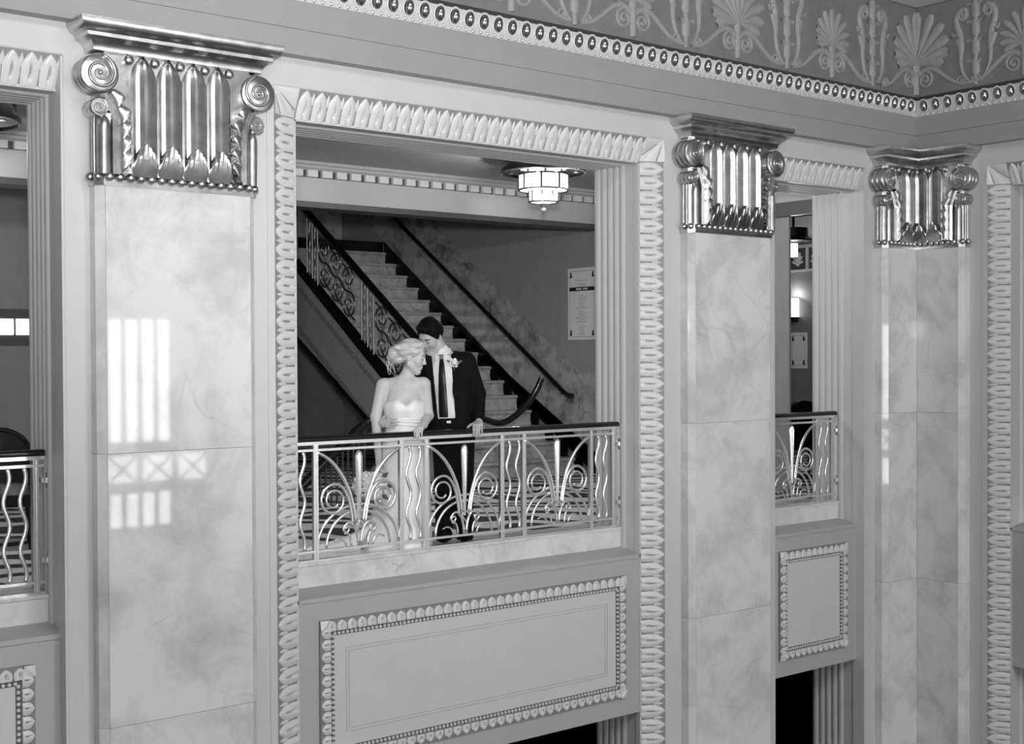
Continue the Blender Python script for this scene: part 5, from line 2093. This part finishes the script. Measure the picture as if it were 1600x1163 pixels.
part('collar_stand', MB().tube([(0.066 + 0.064 * math.cos(a), 0.0 + 0.066 * math.sin(a), 1.638 + 0.022 * math.sin(a) + 0.010 * math.cos(a)) for a in [2 * math.pi * i / 24 for i in range(24)]], 0.014, 8, closed=True, up=(0, 0, 1)), SHIRT, GM)
part('cuff', MB().tube([(0.367, -0.100, 1.070), (0.366, -0.124, 1.058)], 0.037, 14), SHIRT, GM)
part('belt_buckle', MB().box(0.10, 0.135, front_y(trs, 0.12, 1.06) - 0.012, front_y(trs, 0.12, 1.06), 1.048, 1.066), mat('buckle_metal', 0.25, 0.4, metal=0.8), GM, smooth=False)

# ------------------------------------------------------------------ flowers
def rose_mesh(name, m_):
    m = MB()
    m.ball((0, 0, 0.0), (0.020, 0.020, 0.024), 8, 6)
    rnd = random.Random(2)
    for ring, (cnt, R, H, lean) in enumerate(((3, 0.016, 0.030, 0.1), (5, 0.026, 0.030, 0.35), (6, 0.036, 0.026, 0.8))):
        for k in range(cnt):
            a0 = 2 * math.pi * (k + 0.5 * ring) / cnt
            hw = 1.25 * math.pi / cnt
            rows = []
            for i in range(5):
                t = i / 4
                row = []
                for j in range(6):
                    u = -1 + 2 * j / 5
                    a = a0 + hw * u * (0.5 + 0.5 * math.sin(math.pi * min(1, t + 0.2)))
                    r = R * (0.45 + 0.55 * t) + lean * 0.018 * t * t
                    z = -0.018 + H * t * 1.3 - lean * 0.012 * t ** 3 - 0.006 * u * u * t
                    row.append((r * math.cos(a), r * math.sin(a), z))
                rows.append(row)
            m.grid(rows)
    return m.mesh(name, m_, True, 180)


ROSE = rose_mesh('rose', mat('rose_petal', 0.78, 0.6))
BQ = empty('bouquet', PO)
BQ.rotation_euler = PROT
tag(BQ, 'bouquet of white roses held low by the bride', 'bouquet')
bc = A3((-0.515, -0.415, 0.565))
rnd = random.Random(11)
ga = math.pi * (3 - math.sqrt(5))
cnt = 30
for k in range(cnt):
    z = 1 - 1.62 * (k + 0.5) / cnt
    rr_ = math.sqrt(max(0, 1 - z * z))
    a = ga * k
    dloc = A3((rr_ * math.cos(a), rr_ * math.sin(a), z))
    # dome axis towards the camera, a little down and to the left
    q = Vector((0, 0, 1)).rotation_difference(Vector((-0.30, -0.85, -0.25)))
    dv = q @ Vector(dloc)
    p = Vector(bc) + Vector((dv.x * 0.125, dv.y * 0.105, dv.z * 0.100))
    rot = Vector((0, 0, 1)).rotation_difference(dv).to_euler()
    link('rose', ROSE, BQ, loc=p, rot=rot, scale=(1.05 * rnd.uniform(0.85, 1.15),) * 3)
part('flower_core', MB().ball(tuple(bc), (0.10, 0.085, 0.08), 14, 10), mat('bouquet_foliage', 0.10, 0.7), BQ)
for k in range(9):
    a = 2 * math.pi * k / 9
    lf = MB()
    c = bc + A3((0.12 * math.cos(a), -0.02, 0.10 * math.sin(a)))
    o = A3((math.cos(a), -0.3, math.sin(a)))
    t_ = np.cross(o, (0, 1, 0)) * 0.02
    lf.add([c, c + o * 0.03 + t_, c + o * 0.075, c + o * 0.03 - t_, c + o * 0.03 + A3((0, -0.008, 0))], [(0, 1, 4), (1, 2, 4), (2, 3, 4), (3, 0, 4)])
    part('leaf', lf, mat('bouquet_foliage', 0.10, 0.7), BQ)
part('stems', MB().tube([tuple(bc), (-0.47, -0.40, 0.66), (-0.447, -0.395, 0.72)], [0.03, 0.024, 0.022], 10), mat('ribbon', 0.7, 0.4), BQ)
bt_ = front_y([q for q in jack if q[0] != 'fn'], 0.163, 1.545)
BT = empty('boutonniere', (0.163, bt_ - 0.012, 1.545))
BT.parent = GM
link('rose', ROSE, BT, rot=(math.radians(70), 0, 0.5), scale=(0.85, 0.85, 0.95))
part('leaf', MB().add([(0.02, 0, 0.0), (0.05, -0.012, 0.022), (0.075, -0.01, 0.018), (0.05, -0.01, -0.004)], [(0, 1, 2, 3), (3, 2, 1, 0)]).add([(-0.02, 0, 0.01), (-0.05, -0.012, 0.025), (-0.062, -0.01, 0.02), (-0.04, -0.01, 0.0)], [(0, 1, 2, 3), (3, 2, 1, 0)]), mat('bouquet_foliage', 0.10, 0.7), BT)
part('stem', MB().tube([(0, -0.004, -0.01), (0.002, -0.008, -0.065)], 0.004, 6), mat('bouquet_foliage', 0.10, 0.7), BT)
